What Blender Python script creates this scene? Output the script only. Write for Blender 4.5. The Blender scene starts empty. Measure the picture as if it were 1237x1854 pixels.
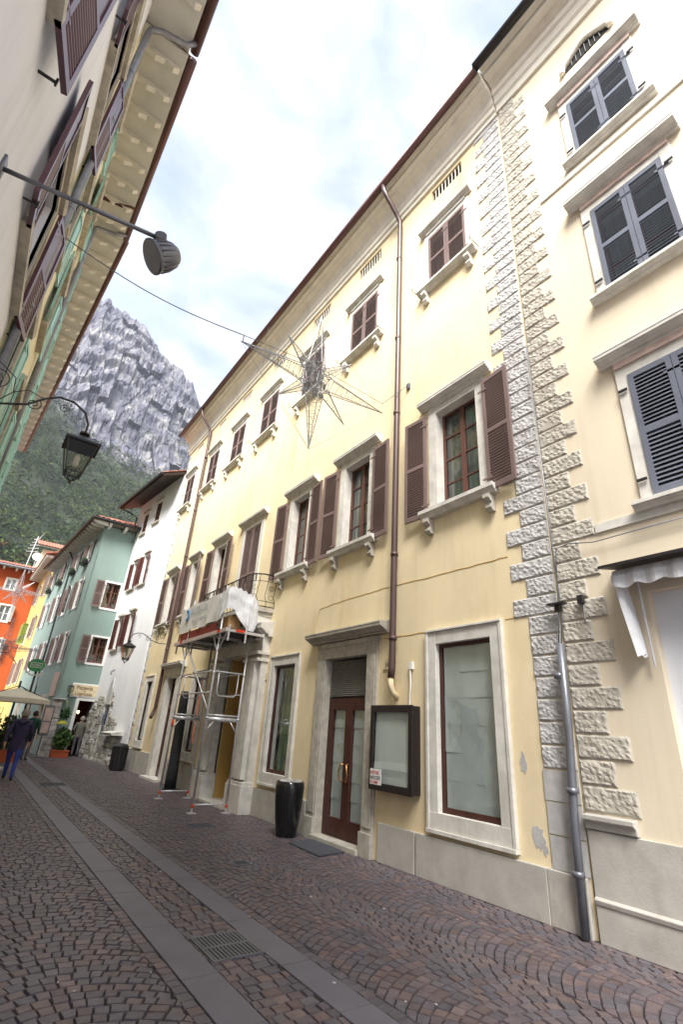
import bpy, bmesh, math, random
import numpy as np
from mathutils import Vector, Matrix, noise
R = math.radians
rnd = random.Random(7)
sc = bpy.context.scene
C = sc.collection
# ------------------------------------------------------------------ camera, sky, sun, exposure
EYE = 1.57
def set_camera():
    yaw, pitch, roll = R(34.338), R(24.381), R(3.8086)
    f = Vector((math.sin(yaw)*math.cos(pitch), math.cos(yaw)*math.cos(pitch), math.sin(pitch)))
    r = Vector((math.cos(yaw), -math.sin(yaw), 0)); u = r.cross(f)
    r2 = r*math.cos(roll)+u*math.sin(roll); u2 = -r*math.sin(roll)+u*math.cos(roll)
    cam = bpy.data.cameras.new('camera'); o = bpy.data.objects.new('camera', cam); C.objects.link(o)
    cam.sensor_fit = 'VERTICAL'; cam.sensor_height = 36; cam.sensor_width = 24; cam.lens = 887.14/1854*36
    cam.clip_start = 0.05; cam.clip_end = 6000
    m = Matrix((r2, u2, -f)).transposed().to_4x4(); m.translation = (0, 0, EYE)
    o.matrix_world = m; sc.camera = o
set_camera()
SUN_EL, SUN_AZ = R(50), R(-135)      # azimuth from +Y towards +X: bright cloud over the left hand roofs, behind the camera
def set_world():
    w = bpy.data.worlds.new('World'); sc.world = w; w.use_nodes = True
    nt = w.node_tree; N = nt.nodes; L = nt.links; N.clear()
    out = N.new('ShaderNodeOutputWorld'); bg = N.new('ShaderNodeBackground'); bg.inputs['Strength'].default_value = 0.15
    sky = N.new('ShaderNodeTexSky'); sky.sky_type = 'NISHITA'; sky.sun_disc = False
    sky.sun_elevation = SUN_EL; sky.sun_rotation = SUN_AZ; sky.dust_density = 1.5
    tc = N.new('ShaderNodeTexCoord'); mp = N.new('ShaderNodeMapping'); mp.inputs['Scale'].default_value = (1, 1, 1.9)
    n1 = N.new('ShaderNodeTexNoise'); n1.inputs['Scale'].default_value = 3.4; n1.inputs['Detail'].default_value = 8; n1.inputs['Roughness'].default_value = .55
    n1.inputs['Distortion'].default_value = .5
    cr = N.new('ShaderNodeValToRGB'); cr.color_ramp.elements[0].position = .38; cr.color_ramp.elements[1].position = .54
    cr.color_ramp.elements[0].color = (.5, .5, .5, 1); cr.color_ramp.elements[1].color = (1, 1, 1, 1)
    n2 = N.new('ShaderNodeTexNoise'); n2.inputs['Scale'].default_value = 5; n2.inputs['Detail'].default_value = 6
    c2 = N.new('ShaderNodeValToRGB'); c2.color_ramp.elements[0].color = (1.8, 2.0, 2.35, 1); c2.color_ramp.elements[1].color = (3.0, 3.05, 3.12, 1)
    c2.color_ramp.elements[0].position = .3; c2.color_ramp.elements[1].position = .6
    mx = N.new('ShaderNodeMix'); mx.data_type = 'RGBA'
    L.new(tc.outputs['Generated'], mp.inputs[0]); L.new(mp.outputs[0], n1.inputs['Vector']); L.new(mp.outputs[0], n2.inputs['Vector'])
    L.new(n1.outputs['Fac'], cr.inputs[0]); L.new(n2.outputs['Fac'], c2.inputs[0])
    L.new(cr.outputs[0], mx.inputs[0]); L.new(sky.outputs[0], mx.inputs[6]); L.new(c2.outputs[0], mx.inputs[7])
    L.new(mx.outputs[2], bg.inputs[0]); L.new(bg.outputs[0], out.inputs[0])
set_world()
def set_sun():
    d = bpy.data.lights.new('sun', 'SUN'); d.energy = 5; d.angle = R(34); d.color = (1, .96, .9)
    o = bpy.data.objects.new('sun', d); C.objects.link(o)
    v = Vector((math.sin(SUN_AZ)*math.cos(SUN_EL), math.cos(SUN_AZ)*math.cos(SUN_EL), math.sin(SUN_EL)))
    o.rotation_euler = v.to_track_quat('Z', 'Y').to_euler(); o.location = v*60
set_sun()
sc.view_settings.view_transform = 'Standard'; sc.view_settings.look = 'None'
sc.view_settings.exposure = 1.55; sc.view_settings.gamma = 1
sc.cycles.max_bounces = 6; sc.cycles.diffuse_bounces = 4; sc.cycles.transparent_max_bounces = 8
sc.cycles.use_denoising = True
sc.cycles.sample_clamp_indirect = 6

# ------------------------------------------------------------------ materials
def nodes(name):
    m = bpy.data.materials.new(name); m.use_nodes = True
    nt = m.node_tree; return m, nt, nt.nodes, nt.links, nt.nodes['Principled BSDF']
def mat(name, col, rough=.8, var=.12, scale=3., bump=.0, bscale=60., stain=None, stain_amt=.35, sscale=.7, stretch=(1, 1, 1), metal=0., spec=.35, attr=None, bdist=.01):
    m, nt, N, L, B = nodes(name)
    B.inputs['Roughness'].default_value = rough; B.inputs['Metallic'].default_value = metal
    B.inputs['Specular IOR Level'].default_value = spec
    g = N.new('ShaderNodeNewGeometry'); mp = N.new('ShaderNodeMapping'); mp.inputs['Scale'].default_value = stretch
    L.new(g.outputs['Position'], mp.inputs[0])
    n = N.new('ShaderNodeTexNoise'); n.inputs['Scale'].default_value = scale; n.inputs['Detail'].default_value = 6; n.inputs['Roughness'].default_value = .6
    L.new(mp.outputs[0], n.inputs['Vector'])
    mr = N.new('ShaderNodeMapRange'); mr.inputs[1].default_value = .3; mr.inputs[2].default_value = .7; mr.inputs[3].default_value = 1-var; mr.inputs[4].default_value = 1+var
    L.new(n.outputs['Fac'], mr.inputs[0])
    mul = N.new('ShaderNodeVectorMath'); mul.operation = 'SCALE'; mul.inputs[0].default_value = col[:3]
    L.new(mr.outputs[0], mul.inputs['Scale']); last = mul.outputs[0]
    if attr:
        a = N.new('ShaderNodeAttribute'); a.attribute_name = attr
        L.new(a.outputs['Color'], mul.inputs[0])
    if stain:
        n2 = N.new('ShaderNodeTexNoise'); n2.inputs['Scale'].default_value = sscale; n2.inputs['Detail'].default_value = 9; n2.inputs['Roughness'].default_value = .65
        mp2 = N.new('ShaderNodeMapping'); mp2.inputs['Scale'].default_value = (stretch[0]*1.3, stretch[1]*1.3, stretch[2]*.55)
        L.new(g.outputs['Position'], mp2.inputs[0]); L.new(mp2.outputs[0], n2.inputs['Vector'])
        m2 = N.new('ShaderNodeMapRange'); m2.inputs[1].default_value = .5; m2.inputs[2].default_value = .72; m2.inputs[4].default_value = stain_amt
        L.new(n2.outputs['Fac'], m2.inputs[0])
        mix = N.new('ShaderNodeMix'); mix.data_type = 'RGBA'; L.new(m2.outputs[0], mix.inputs[0]); L.new(last, mix.inputs[6]); mix.inputs[7].default_value = (*stain, 1)
        last = mix.outputs[2]
    if 'plaster' in name:
        mp3 = N.new('ShaderNodeMapping'); mp3.inputs['Scale'].default_value = (5, 5, .22); n4 = N.new('ShaderNodeTexNoise'); n4.inputs['Scale'].default_value = 1; n4.inputs['Detail'].default_value = 6; n4.inputs['Roughness'].default_value = .7
        L.new(g.outputs['Position'], mp3.inputs[0]); L.new(mp3.outputs[0], n4.inputs['Vector'])
        m4 = N.new('ShaderNodeMapRange'); m4.inputs[1].default_value = .52; m4.inputs[2].default_value = .8; m4.inputs[4].default_value = .4; L.new(n4.outputs['Fac'], m4.inputs[0])
        x4 = N.new('ShaderNodeMix'); x4.data_type = 'RGBA'; x4.blend_type = 'MULTIPLY'; L.new(m4.outputs[0], x4.inputs[0]); L.new(last, x4.inputs[6]); x4.inputs[7].default_value = (.68, .64, .58, 1); last = x4.outputs[2]
    L.new(last, B.inputs['Base Color'])
    if bump:
        n3 = N.new('ShaderNodeTexNoise'); n3.inputs['Scale'].default_value = bscale; n3.inputs['Detail'].default_value = 5
        L.new(g.outputs['Position'], n3.inputs['Vector'])
        b = N.new('ShaderNodeBump'); b.inputs['Strength'].default_value = bump; b.inputs['Distance'].default_value = bdist
        L.new(n3.outputs['Fac'], b.inputs['Height']); L.new(b.outputs[0], B.inputs['Normal'])
    return m
def glass_mat(name, tint=(.75, .85, .8), refl=.1):
    m, nt, N, L, B = nodes(name); N.remove(B); out = [x for x in N if x.type == 'OUTPUT_MATERIAL'][0]
    t = N.new('ShaderNodeBsdfTransparent'); t.inputs[0].default_value = (*tint, 1)
    g = N.new('ShaderNodeBsdfGlossy'); g.inputs['Roughness'].default_value = .03; g.inputs[0].default_value = (.9, .9, .9, 1)
    ge = N.new('ShaderNodeNewGeometry'); n = N.new('ShaderNodeTexNoise'); n.inputs['Scale'].default_value = 1.6
    bp = N.new('ShaderNodeBump'); bp.inputs['Strength'].default_value = .25; bp.inputs['Distance'].default_value = .05
    L.new(ge.outputs['Position'], n.inputs['Vector']); L.new(n.outputs['Fac'], bp.inputs['Height']); L.new(bp.outputs[0], g.inputs['Normal'])
    fr = N.new('ShaderNodeLayerWeight'); fr.inputs[0].default_value = .5
    pw = N.new('ShaderNodeMath'); pw.operation = 'POWER'; pw.inputs[1].default_value = 4.5; L.new(fr.outputs['Facing'], pw.inputs[0])
    ad = N.new('ShaderNodeMath'); ad.operation = 'ADD'; ad.inputs[1].default_value = refl; ad.use_clamp = True
    mx = N.new('ShaderNodeMixShader'); L.new(pw.outputs[0], ad.inputs[0]); L.new(ad.outputs[0], mx.inputs[0]); L.new(t.outputs[0], mx.inputs[1]); L.new(g.outputs[0], mx.inputs[2])
    L.new(mx.outputs[0], out.inputs[0]); return m
M = {}
M['cream'] = mat('cream plaster', (.80, .68, .45), .9, .07, 1.1, .25, 45, (.62, .45, .20), .45, .8, bdist=.004)
M['beige'] = mat('beige plaster', (.74, .65, .50), .9, .05, .8, .25, 50, (.60, .50, .36), .3, .6, bdist=.004)
M['white'] = mat('white plaster', (.80, .81, .84), .9, .05, .8, .3, 30, (.60, .60, .62), .4, .8)
M['greenp'] = mat('sea green plaster', (.235, .315, .29), .9, .05, .8, .1, 30, (.22, .35, .33), .4, .7)
M['orange'] = mat('orange plaster', (.34, .07, .018), .9, .07, .6, .1, 20, (.45, .09, .03), .5, .4)
M['yellow'] = mat('yellow plaster', (.60, .45, .16), .9, .07, .6, 0)
M['greyp'] = mat('pale grey plaster', (.75, .77, .82), .9, .04, .5, .15, 60, (.55, .54, .55), .3, .5, bdist=.003)
M['ivory'] = mat('ivory plaster', (.72, .66, .46), .9, .06, .8, .15, 50)
M['ochre'] = mat('ochre plaster', (.62, .40, .13), .9, .08, 1, .1, 50)
M['stone'] = mat('light limestone', (.66, .64, .59), .75, .16, 5, .35, 80, (.42, .40, .36), .5, 2.2, bdist=.004)
M['stone2'] = mat('weathered limestone', (.46, .43, .37), .85, .22, 8, .5, 60, (.24, .22, .18), .6, 3, bdist=.006)
M['plinth'] = mat('plinth stone', (.47, .45, .41), .85, .15, 3, .4, 50, (.28, .25, .21), .6, 2.6, bdist=.006)
M['rustic'] = mat('picked rustic stone', (.50, .49, .485), .9, .14, 9, .25, 55, (.33, .31, .28), .5, 3, bdist=.008)
M['rustic2'] = mat('picked ochre grey stone', (.47, .44, .38), .9, .14, 9, .25, 55, (.33, .29, .22), .5, 3, bdist=.008)
M['cornice'] = mat('cornice plaster', (.76, .72, .62), .85, .06, 2, .1, 50, (.5, .46, .38), .35, 2)
M['shutter'] = mat('brown shutter paint', (.20, .14, .13), .55, .2, 1.2, .15, 90)
M['shutred'] = mat('dark red shutter paint', (.10, .032, .027), .5, .12, 6)
M['shutgrey'] = mat('blue grey shutter paint', (.135, .148, .185), .42, .18, 1.5, .15, 90)
M['shutplum'] = mat('plum shutter paint', (.085, .03, .05), .3, .1, 6, 0, spec=.6)
M['shutaqua'] = mat('pale aqua shutter paint', (.25, .48, .40), .35, .1, 6, spec=.6)
M['shutolive'] = mat('olive shutter paint', (.19, .26, .07), .5, .1, 6)
M['wood'] = mat('red brown joinery', (.062, .023, .018), .4, .2, 14, .1, 60, stretch=(1, 1, .15))
M['woodlight'] = mat('brown sash wood', (.13, .06, .045), .45, .2, 14, stretch=(1, 1, .2))
M['darkwood'] = mat('dark door wood', (.035, .022, .018), .5, .2, 10)
M['soffit'] = mat('pale painted soffit boards', (.58, .58, .55), .8, .08, 2.5, .1, 30)
M['rafter'] = mat('carved pale rafters', (.66, .65, .60), .8, .08, 3)
M['gutter'] = mat('brown gutter metal', (.10, .045, .04), .35, .12, 5, 0, metal=.3, spec=.6)
M['pipebrown'] = mat('brown downpipe', (.095, .058, .055), .4, .12, 5, metal=.2, spec=.6)
M['pipegrey'] = mat('grey downpipe', (.20, .21, .24), .4, .15, 8, metal=.5, spec=.6, stain=(.3, .3, .32), sscale=6)
M['dark'] = mat('dark interior shade', (.02, .018, .017), .9, .2, 3)  # near-black that paints the shade inside vents and drain
M['room'] = mat('dim interior', (.06, .055, .05), .9, .2, 3)
M['iron'] = mat('black iron', (.018, .017, .018), .45, .2, 10, spec=.5)
M['steel'] = mat('galvanised steel tube', (.62, .62, .64), .4, .12, 12, metal=.45, spec=.5)
M['wire'] = mat('silver garland wire', (.38, .39, .41), .5, .1, 10, metal=.6)
M['lampgrey'] = mat('grey lamp metal', (.16, .165, .19), .4, .08, 10, metal=.4, spec=.5)
M['curtain'] = mat('grey net curtain', (.50, .50, .47), .9, .25, 6, stretch=(4, 4, .2))
M['paper'] = mat('greenish paper behind glass', (.62, .67, .66), .9, .12, 2, .5, 3, bdist=.02)
M['greendrape'] = mat('green drape', (.20, .26, .15), .9, .4, 7, stretch=(3, 3, .1))
M['tile'] = mat('terracotta roof tiles', (.27, .10, .065), .85, .3, 5, .3, 30, (.55, .35, .28), .6, 3)
M['whitepaint'] = mat('white paint', (.78, .78, .77), .6, .05, 5)
M['cloth'] = mat('white sheet', (.74, .75, .78), .85, .05, 3, .5, 4, bdist=.04)
M['canvas'] = mat('cream canvas', (.70, .66, .56), .85, .06, 3)
M['grout'] = mat('sandy joint dirt', (.05, .043, .045), .95, .3, 9)
M['sett'] = mat('porphyry setts', (.1, .07, .07), .48, .22, 16, .35, 70, attr='col', spec=.4, bdist=.005, stain=(.17, .15, .155), stain_amt=.45, sscale=.7)
M['slate'] = mat('slate slabs', (.145, .137, .165), .5, .12, 3, .25, 60, (.14, .135, .14), .4, 1.3, spec=.4, bdist=.003)
M['paving'] = mat('distant paving', (.10, .075, .075), .7, .25, 6)
M['blackgloss'] = mat('glossy black vase', (.012, .012, .013), .12, .1, 5, spec=.6)
M['plastic'] = mat('matt black plastic', (.02, .02, .022), .5, .1, 5)
M['signframe'] = mat('dark bronze frame', (.022, .017, .017), .4, .1, 5, spec=.5)
M['signwhite'] = mat('milky sign panel', (.84, .84, .82), .4, .04, 2, .3, 2, bdist=.02)
M['red'] = mat('red lettering', (.50, .03, .03), .6, .02)
M['black'] = mat('black lettering', (.03, .03, .03), .6, .02)
M['redfleck'] = mat('orange red warning paint', (.75, .05, .02), .5, .05)
M['board'] = mat('dark red toe board', (.20, .03, .022), .6, .15, 8)
M['ply'] = mat('phenolic deck board', (.05, .045, .045), .6, .2, 6)
M['plyraw'] = mat('raw plywood', (.42, .25, .11), .8, .2, 8)
M['signgreen'] = mat('green sign enamel', (.01, .22, .05), .3, .05, 3, spec=.5)
M['signcream'] = mat('painted cream sign', (.70, .60, .40), .6, .12, 8, stain=(.62, .35, .22), stain_amt=.4, sscale=9)
M['brownink'] = mat('brown lettering', (.14, .045, .02), .7, .05)
M['jacket'] = mat('navy violet padded jacket', (.035, .027, .075), .7, .2, 9, .4, 18, bdist=.02)
M['jeans'] = mat('blue denim', (.035, .06, .28), .85, .25, 7)
M['olivejkt'] = mat('grey olive sweater', (.13, .13, .11), .9, .15, 8)
M['greytrs'] = mat('grey trousers', (.12, .115, .13), .9, .15, 8)
M['greenjkt'] = mat('dark green jacket', (.012, .055, .04), .8, .15, 8)
M['skin'] = mat('skin', (.55, .30, .21), .55, .08, 12)
M['hairgrey'] = mat('grey hair', (.25, .23, .21), .8, .3, 50)
M['hairdark'] = mat('dark hair', (.03, .022, .018), .7, .3, 50)
M['shoe'] = mat('black leather', (.015, .013, .013), .4, .1, 9)
M['terracotta'] = mat('terracotta trough', (.38, .085, .03), .75, .15, 6)
M['leaf'] = mat('plant leaves', (.07, .14, .035), .6, .5, 9)
M['leafdark'] = mat('dark plant leaves', (.025, .07, .02), .6, .5, 9)
M['moss'] = mat('yellow green basket', (.33, .33, .05), .8, .3, 9)
M['rubble'] = mat('rubble stone', (.48, .46, .44), .9, .35, 5, .6, 30, (.25, .22, .2), .6, 3, bdist=.02, attr='col')
M['glass'] = glass_mat('window glass', (.93, .95, .945), .08)
M['glassdark'] = glass_mat('old window glass', (.72, .76, .74), .10)
M['lampglass'] = glass_mat('lantern glass', (.72, .70, .62), .015)
M['lens'] = mat('lamp lens', (.05, .05, .06), .1, .05, 3, spec=.7)
M['rollshut'] = mat('metal roller shutter', (.38, .36, .33), .5, .08, 4, metal=.3)
M['bulb'] = mat('frosted bulb', (.8, .8, .75), .5, .02)
M['mat'] = mat('grey rubber doormat', (.075, .078, .095), .8, .15, 8, .5, 200)
M['litter'] = mat('pale litter', (.6, .58, .55), .8, .1)
M['brass'] = mat('brass', (.55, .30, .12), .3, .1, 9, metal=.9)
def glow_mat():
    m, nt, N, L, B = nodes('warm lit bulb'); B.inputs['Base Color'].default_value = (.9, .6, .3, 1)
    B.inputs['Emission Color'].default_value = (1, .55, .2, 1); B.inputs['Emission Strength'].default_value = 6; return m
M['glow'] = glow_mat()

# ------------------------------------------------------------------ mesh builder
class Fr:
    """a vertical frame: u along the wall, w outwards, z up"""
    def __init__(s, ox=0, oy=0, ux=1, uy=0, nx=0, ny=1): s.o = (ox, oy); s.u = (ux, uy); s.n = (nx, ny)
    def P(s, u, w, z): return (s.o[0]+s.u[0]*u+s.n[0]*w, s.o[1]+s.u[1]*u+s.n[1]*w, z)
def frame2(x0, y0, x1, y1, side=1):
    L = math.hypot(x1-x0, y1-y0); ux, uy = (x1-x0)/L, (y1-y0)/L
    return Fr(x0, y0, ux, uy, -uy*side, ux*side), L
WORLD = Fr()
class MB:
    def __init__(s): s.v = []; s.f = []; s.m = []; s.mi = 0; s.col = None
    def add(s, vs, fs):
        b = len(s.v); s.v += [tuple(p) for p in vs]; s.f += [tuple(b+i for i in f) for f in fs]; s.m += [s.mi]*len(fs); return s
    def box(s, fr, u0, u1, w0, w1, z0, z1):
        P = fr.P
        return s.add([P(u0, w0, z0), P(u1, w0, z0), P(u1, w1, z0), P(u0, w1, z0), P(u0, w0, z1), P(u1, w0, z1), P(u1, w1, z1), P(u0, w1, z1)],
                     [(0, 3, 2, 1), (4, 5, 6, 7), (0, 1, 5, 4), (1, 2, 6, 5), (2, 3, 7, 6), (3, 0, 4, 7)])
    def prism(s, fr, prof, u0, u1):
        n = len(prof); a = [fr.P(u0, w, z) for w, z in prof]; b = [fr.P(u1, w, z) for w, z in prof]
        fs = [(i, (i+1) % n, n+(i+1) % n, n+i) for i in range(n)]+[tuple(range(n))[::-1], tuple(range(n, 2*n))]
        return s.add(a+b, fs)
    def wprism(s, fr, poly, w0, w1):
        """polygon (u,z) extruded along w"""
        n = len(poly); a = [fr.P(u, w0, z) for u, z in poly]; b = [fr.P(u, w1, z) for u, z in poly]
        return s.add(a+b, [(i, (i+1) % n, n+(i+1) % n, n+i) for i in range(n)]+[tuple(range(n))[::-1], tuple(range(n, 2*n))])
    def zprism(s, poly, z0, z1):
        n = len(poly); a = [(x, y, z0) for x, y in poly]; b = [(x, y, z1) for x, y in poly]
        return s.add(a+b, [(i, (i+1) % n, n+(i+1) % n, n+i) for i in range(n)]+[tuple(range(n))[::-1], tuple(range(n, 2*n))])
    def tube(s, pts, r, n=8, closed=False, caps=True):
        pts = [Vector(p) for p in pts]; k = len(pts); rr = r if isinstance(r, (list, tuple)) else [r]*k
        base = len(s.v); up = Vector((0, 0, 1)); prev = None
        for i, p in enumerate(pts):
            t = (pts[(i+1) % k]-pts[i-1]) if closed else (pts[min(i+1, k-1)]-pts[max(i-1, 0)])
            t.normalize()
            a = t.cross(up) if prev is None else prev-t*prev.dot(t)
            if a.length < 1e-4: a = t.cross(Vector((1, 0, 0)))
            a.normalize(); prev = a; b = t.cross(a)
            for j in range(n):
                th = 2*math.pi*j/n; q = p+(a*math.cos(th)+b*math.sin(th))*rr[i]; s.v.append(tuple(q))
        last = k if closed else k-1
        for i in range(last):
            i2 = (i+1) % k
            for j in range(n):
                j2 = (j+1) % n; s.f.append((base+i*n+j, base+i*n+j2, base+i2*n+j2, base+i2*n+j)); s.m.append(s.mi)
        if caps and not closed:
            s.f.append(tuple(base+j for j in range(n))[::-1]); s.f.append(tuple(base+(k-1)*n+j for j in range(n))); s.m += [s.mi]*2
        return s
    def lathe(s, c, prof, n=24, axis='z'):
        base = len(s.v); k = len(prof)
        for r, z in prof:
            for j in range(n):
                th = 2*math.pi*j/n; s.v.append((c[0]+r*math.cos(th), c[1]+r*math.sin(th), c[2]+z))
        for i in range(k-1):
            for j in range(n):
                j2 = (j+1) % n; s.f.append((base+i*n+j, base+i*n+j2, base+(i+1)*n+j2, base+(i+1)*n+j)); s.m.append(s.mi)
        s.f.append(tuple(base+j for j in range(n))[::-1]); s.f.append(tuple(base+(k-1)*n+j for j in range(n))); s.m += [s.mi]*2
        return s
ROOT = {}
def build(mb, name, mats, parent=None, smooth=False, bevel=0, cols=None):
    me = bpy.data.meshes.new(name)
    o0 = Vector((0, 0, 0)); p = parent
    while p is not None: o0 += p.location; p = p.parent
    vs = mb.v if parent is None else [(a-o0.x, b-o0.y, c-o0.z) for a, b, c in mb.v]
    me.from_pydata(vs, [], mb.f)
    if not isinstance(mats, (list, tuple)): mats = [mats]
    for m in mats: me.materials.append(M[m] if isinstance(m, str) else m)
    if len(mats) > 1: me.polygons.foreach_set('material_index', mb.m)
    if cols is not None:
        a = me.color_attributes.new('col', 'FLOAT_COLOR', 'CORNER')
        per = np.repeat(np.array(cols, dtype=np.float32), [len(f) for f in mb.f], axis=0)
        a.data.foreach_set('color', per.ravel())
    if smooth: me.polygons.foreach_set('use_smooth', [True]*len(me.polygons))
    me.update()
    o = bpy.data.objects.new(name, me); C.objects.link(o)
    if parent is not None: o.parent = parent
    if bevel:
        b = o.modifiers.new('bevel', 'BEVEL'); b.width = bevel; b.segments = 2; b.limit_method = 'ANGLE'; b.angle_limit = R(50)
    return o
def build_each(mb, name, mats, parent, **kw):
    """every loose piece of the builder becomes a part of its own"""
    par = list(range(len(mb.v)))
    def find(a):
        while par[a] != a: par[a] = par[par[a]]; a = par[a]
        return a
    for f in mb.f:
        r0 = find(f[0])
        for q in f[1:]: par[find(q)] = r0
    groups = {}
    for f, mi in zip(mb.f, mb.m): groups.setdefault(find(f[0]), []).append((f, mi))
    out = []
    for fs in groups.values():
        m = MB(); idx = {}
        for f, mi in fs:
            for q in f:
                if q not in idx: idx[q] = len(m.v); m.v.append(mb.v[q])
            m.f.append(tuple(idx[q] for q in f)); m.m.append(mi)
        out.append(build(m, name, mats, parent, **kw))
    return out
def thing(name, label, cat, loc=(0, 0, 0), group=None):
    o = bpy.data.objects.new(name, None); C.objects.link(o); o.location = loc; o.empty_display_size = .2
    o['label'] = label; o['category'] = cat
    if group: o['group'] = group
    bpy.context.view_layer.update(); return o
def tag(o, label=None, cat=None, group=None, kind=None):
    for k, v in (('label', label), ('category', cat), ('group', group), ('kind', kind)):
        if v: o[k] = v
    return o
def text(s, name, parent, origin, xdir, ydir, size, m, th=.002, spacing=1.0, align='LEFT', squeeze=1.0):
    cu = bpy.data.curves.new(name, 'FONT'); cu.body = s; cu.size = size; cu.extrude = th; cu.align_x = align; cu.space_character = spacing
    t = bpy.data.objects.new('tmp', cu); C.objects.link(t); bpy.context.view_layer.update()
    me = bpy.data.meshes.new_from_object(t.evaluated_get(bpy.context.evaluated_depsgraph_get())); bpy.data.objects.remove(t)
    X = Vector(xdir).normalized(); Y = Vector(ydir).normalized(); Z = X.cross(Y); Or = Vector(origin)
    o0 = Vector((0, 0, 0)); p = parent
    while p is not None: o0 += p.location; p = p.parent
    for v in me.vertices:
        c = v.co.copy(); v.co = Or+X*c.x*squeeze+Y*c.y+Z*c.z-o0
    me.materials.clear(); me.materials.append(M[m]); me.name = name
    o = bpy.data.objects.new(name, me); C.objects.link(o); o.parent = parent; return o

# wall plane with openings: front face, reveals
def wall_mesh(mb, fr, u0, u1, z0, z1, holes, w=0., depth=.25, mi=0, rmi=0):
    us = sorted({u0, u1, *[h[0] for h in holes], *[h[1] for h in holes]}); zs = sorted({z0, z1, *[h[2] for h in holes], *[h[3] for h in holes]})
    us = [u for u in us if u0 <= u <= u1]; zs = [z for z in zs if z0 <= z <= z1]
    mb.mi = mi
    for a, b in zip(us, us[1:]):
        run = None
        for c, d in zip(zs, zs[1:]):
            uc, zc = (a+b)/2, (c+d)/2
            inside = any(h[0] < uc < h[1] and h[2] < zc < h[3] for h in holes)
            if not inside:
                mb.add([fr.P(a, w, c), fr.P(b, w, c), fr.P(b, w, d), fr.P(a, w, d)], [(0, 1, 2, 3)])
    mb.mi = rmi
    for h in holes:
        dd = h[4] if len(h) > 4 else depth
        a, b, c, d = h[:4]
        for q in ([(a, c), (a, d)], [(b, d), (b, c)], [(a, d), (b, d)], [(b, c), (a, c)]):
            mb.add([fr.P(q[0][0], w, q[0][1]), fr.P(q[1][0], w, q[1][1]), fr.P(q[1][0], w-dd, q[1][1]), fr.P(q[0][0], w-dd, q[0][1])], [(0, 1, 2, 3)])
    mb.mi = 0
def shell(mb, fr, u0, u1, z0, z1, back, mi=0, w=0.):
    """side, back and top walls that close a building body behind its front"""
    mb.mi = mi; P = fr.P
    mb.add([P(u0, w, z0), P(u0, w-back, z0), P(u0, w-back, z1), P(u0, w, z1)], [(0, 1, 2, 3)])
    mb.add([P(u1, w, z0), P(u1, w-back, z0), P(u1, w-back, z1), P(u1, w, z1)], [(3, 2, 1, 0)])
    mb.add([P(u0, w-back, z0), P(u1, w-back, z0), P(u1, w-back, z1), P(u0, w-back, z1)], [(0, 1, 2, 3)])
    mb.add([P(u0, w, z1), P(u1, w, z1), P(u1, w-back, z1), P(u0, w-back, z1)], [(0, 1, 2, 3)])
    mb.mi = 0

def leaf_mesh(mb, hinge, along, out, W, H, z0, pitch=.055, kind='two', th=.035, mid=.5, flip=False):
    """one louvred leaf: hinge point (x,y), unit vector along its width, unit vector of its face"""
    hx, hy = hinge; ax, ay = along; nx, ny = out
    fr = Fr(hx, hy, ax, ay, nx, ny)
    st = .06
    mb.box(fr, 0, st, 0, th, z0, z0+H); mb.box(fr, W-st, W, 0, th, z0, z0+H)
    zm = z0+H*mid
    mb.box(fr, st, W-st, 0, th, z0, z0+.09); mb.box(fr, st, W-st, 0, th, z0+H-.07, z0+H); mb.box(fr, st, W-st, 0, th, zm-.035, zm+.035)
    for (a, b, p) in ((z0+.09, zm-.035, 0), (zm+.035, z0+H-.07, 1)):
        if kind == 'plum' and p == 1:
            mb.box(fr, st, W-st, .008, th-.014, a, b); continue
        n = max(4, int((b-a)/pitch)); s = (b-a)/n
        for i in range(n):
            z = a+i*s
            wa, wb = (.004, th-.004) if flip else (th-.004, .004)
            mb.prism(fr, [(wa, z), (wa, z+.010), (wb, z+s*1.05), (wb, z+s*1.05-.010)], st, W-st)
def leaf(name, mb_args, m, parent, **kw):
    mb = MB(); leaf_mesh(mb, *mb_args, **kw)
    # hinges
    hx, hy = mb_args[0]; f = Fr(hx, hy, *mb_args[1], *mb_args[2]); H = mb_args[4]; z0 = mb_args[5]
    for z in (z0+.18, z0+H-.22): mb.box(f, -.07, .10, .035, .045, z, z+.03)
    return build(mb, name, m, parent)
def open_leaf(fr, hinge_u, sgn, W, H, z0, m, parent, w=.05, ang=4, **kw):
    """leaf folded back against the wall, sgn=+1 spreads towards larger u"""
    a = R(ang); P0 = fr.P(hinge_u, w, 0)
    ax = (fr.u[0]*math.cos(a)*sgn+fr.n[0]*math.sin(a), fr.u[1]*math.cos(a)*sgn+fr.n[1]*math.sin(a))
    on = (fr.n[0]*math.cos(a)-fr.u[0]*math.sin(a)*sgn, fr.n[1]*math.cos(a)-fr.u[1]*math.sin(a)*sgn)
    return leaf('shutter', ((P0[0], P0[1]), ax, on, W, H, z0), m, parent, flip=True, **kw)
def closed_leaf(fr, u0, u1, z0, H, m, parent, w=.0, **kw):
    P0 = fr.P(u0, w, 0)
    return leaf('shutter', ((P0[0], P0[1]), fr.u, fr.n, u1-u0, H, z0), m, parent, **kw)
def hood_prof(w, z, h):
    return [(0, z), (w*.32, z), (w*.34, z+h*.18), (w*.5, z+h*.22), (w*.62, z+h*.36), (w*.8, z+h*.46), (w*.84, z+h*.52), (w*.96, z+h*.56), (w*.97, z+h*.82), (w, z+h*.86), (w, z+h), (0, z+h*1.2)]
def sill_prof(w, z, h):
    return [(0, z), (w*.55, z), (w*.6, z+h*.2), (w*.8, z+h*.4), (w*.82, z+h*.5), (w, z+h*.55), (w, z+h), (0, z+h)]
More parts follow.
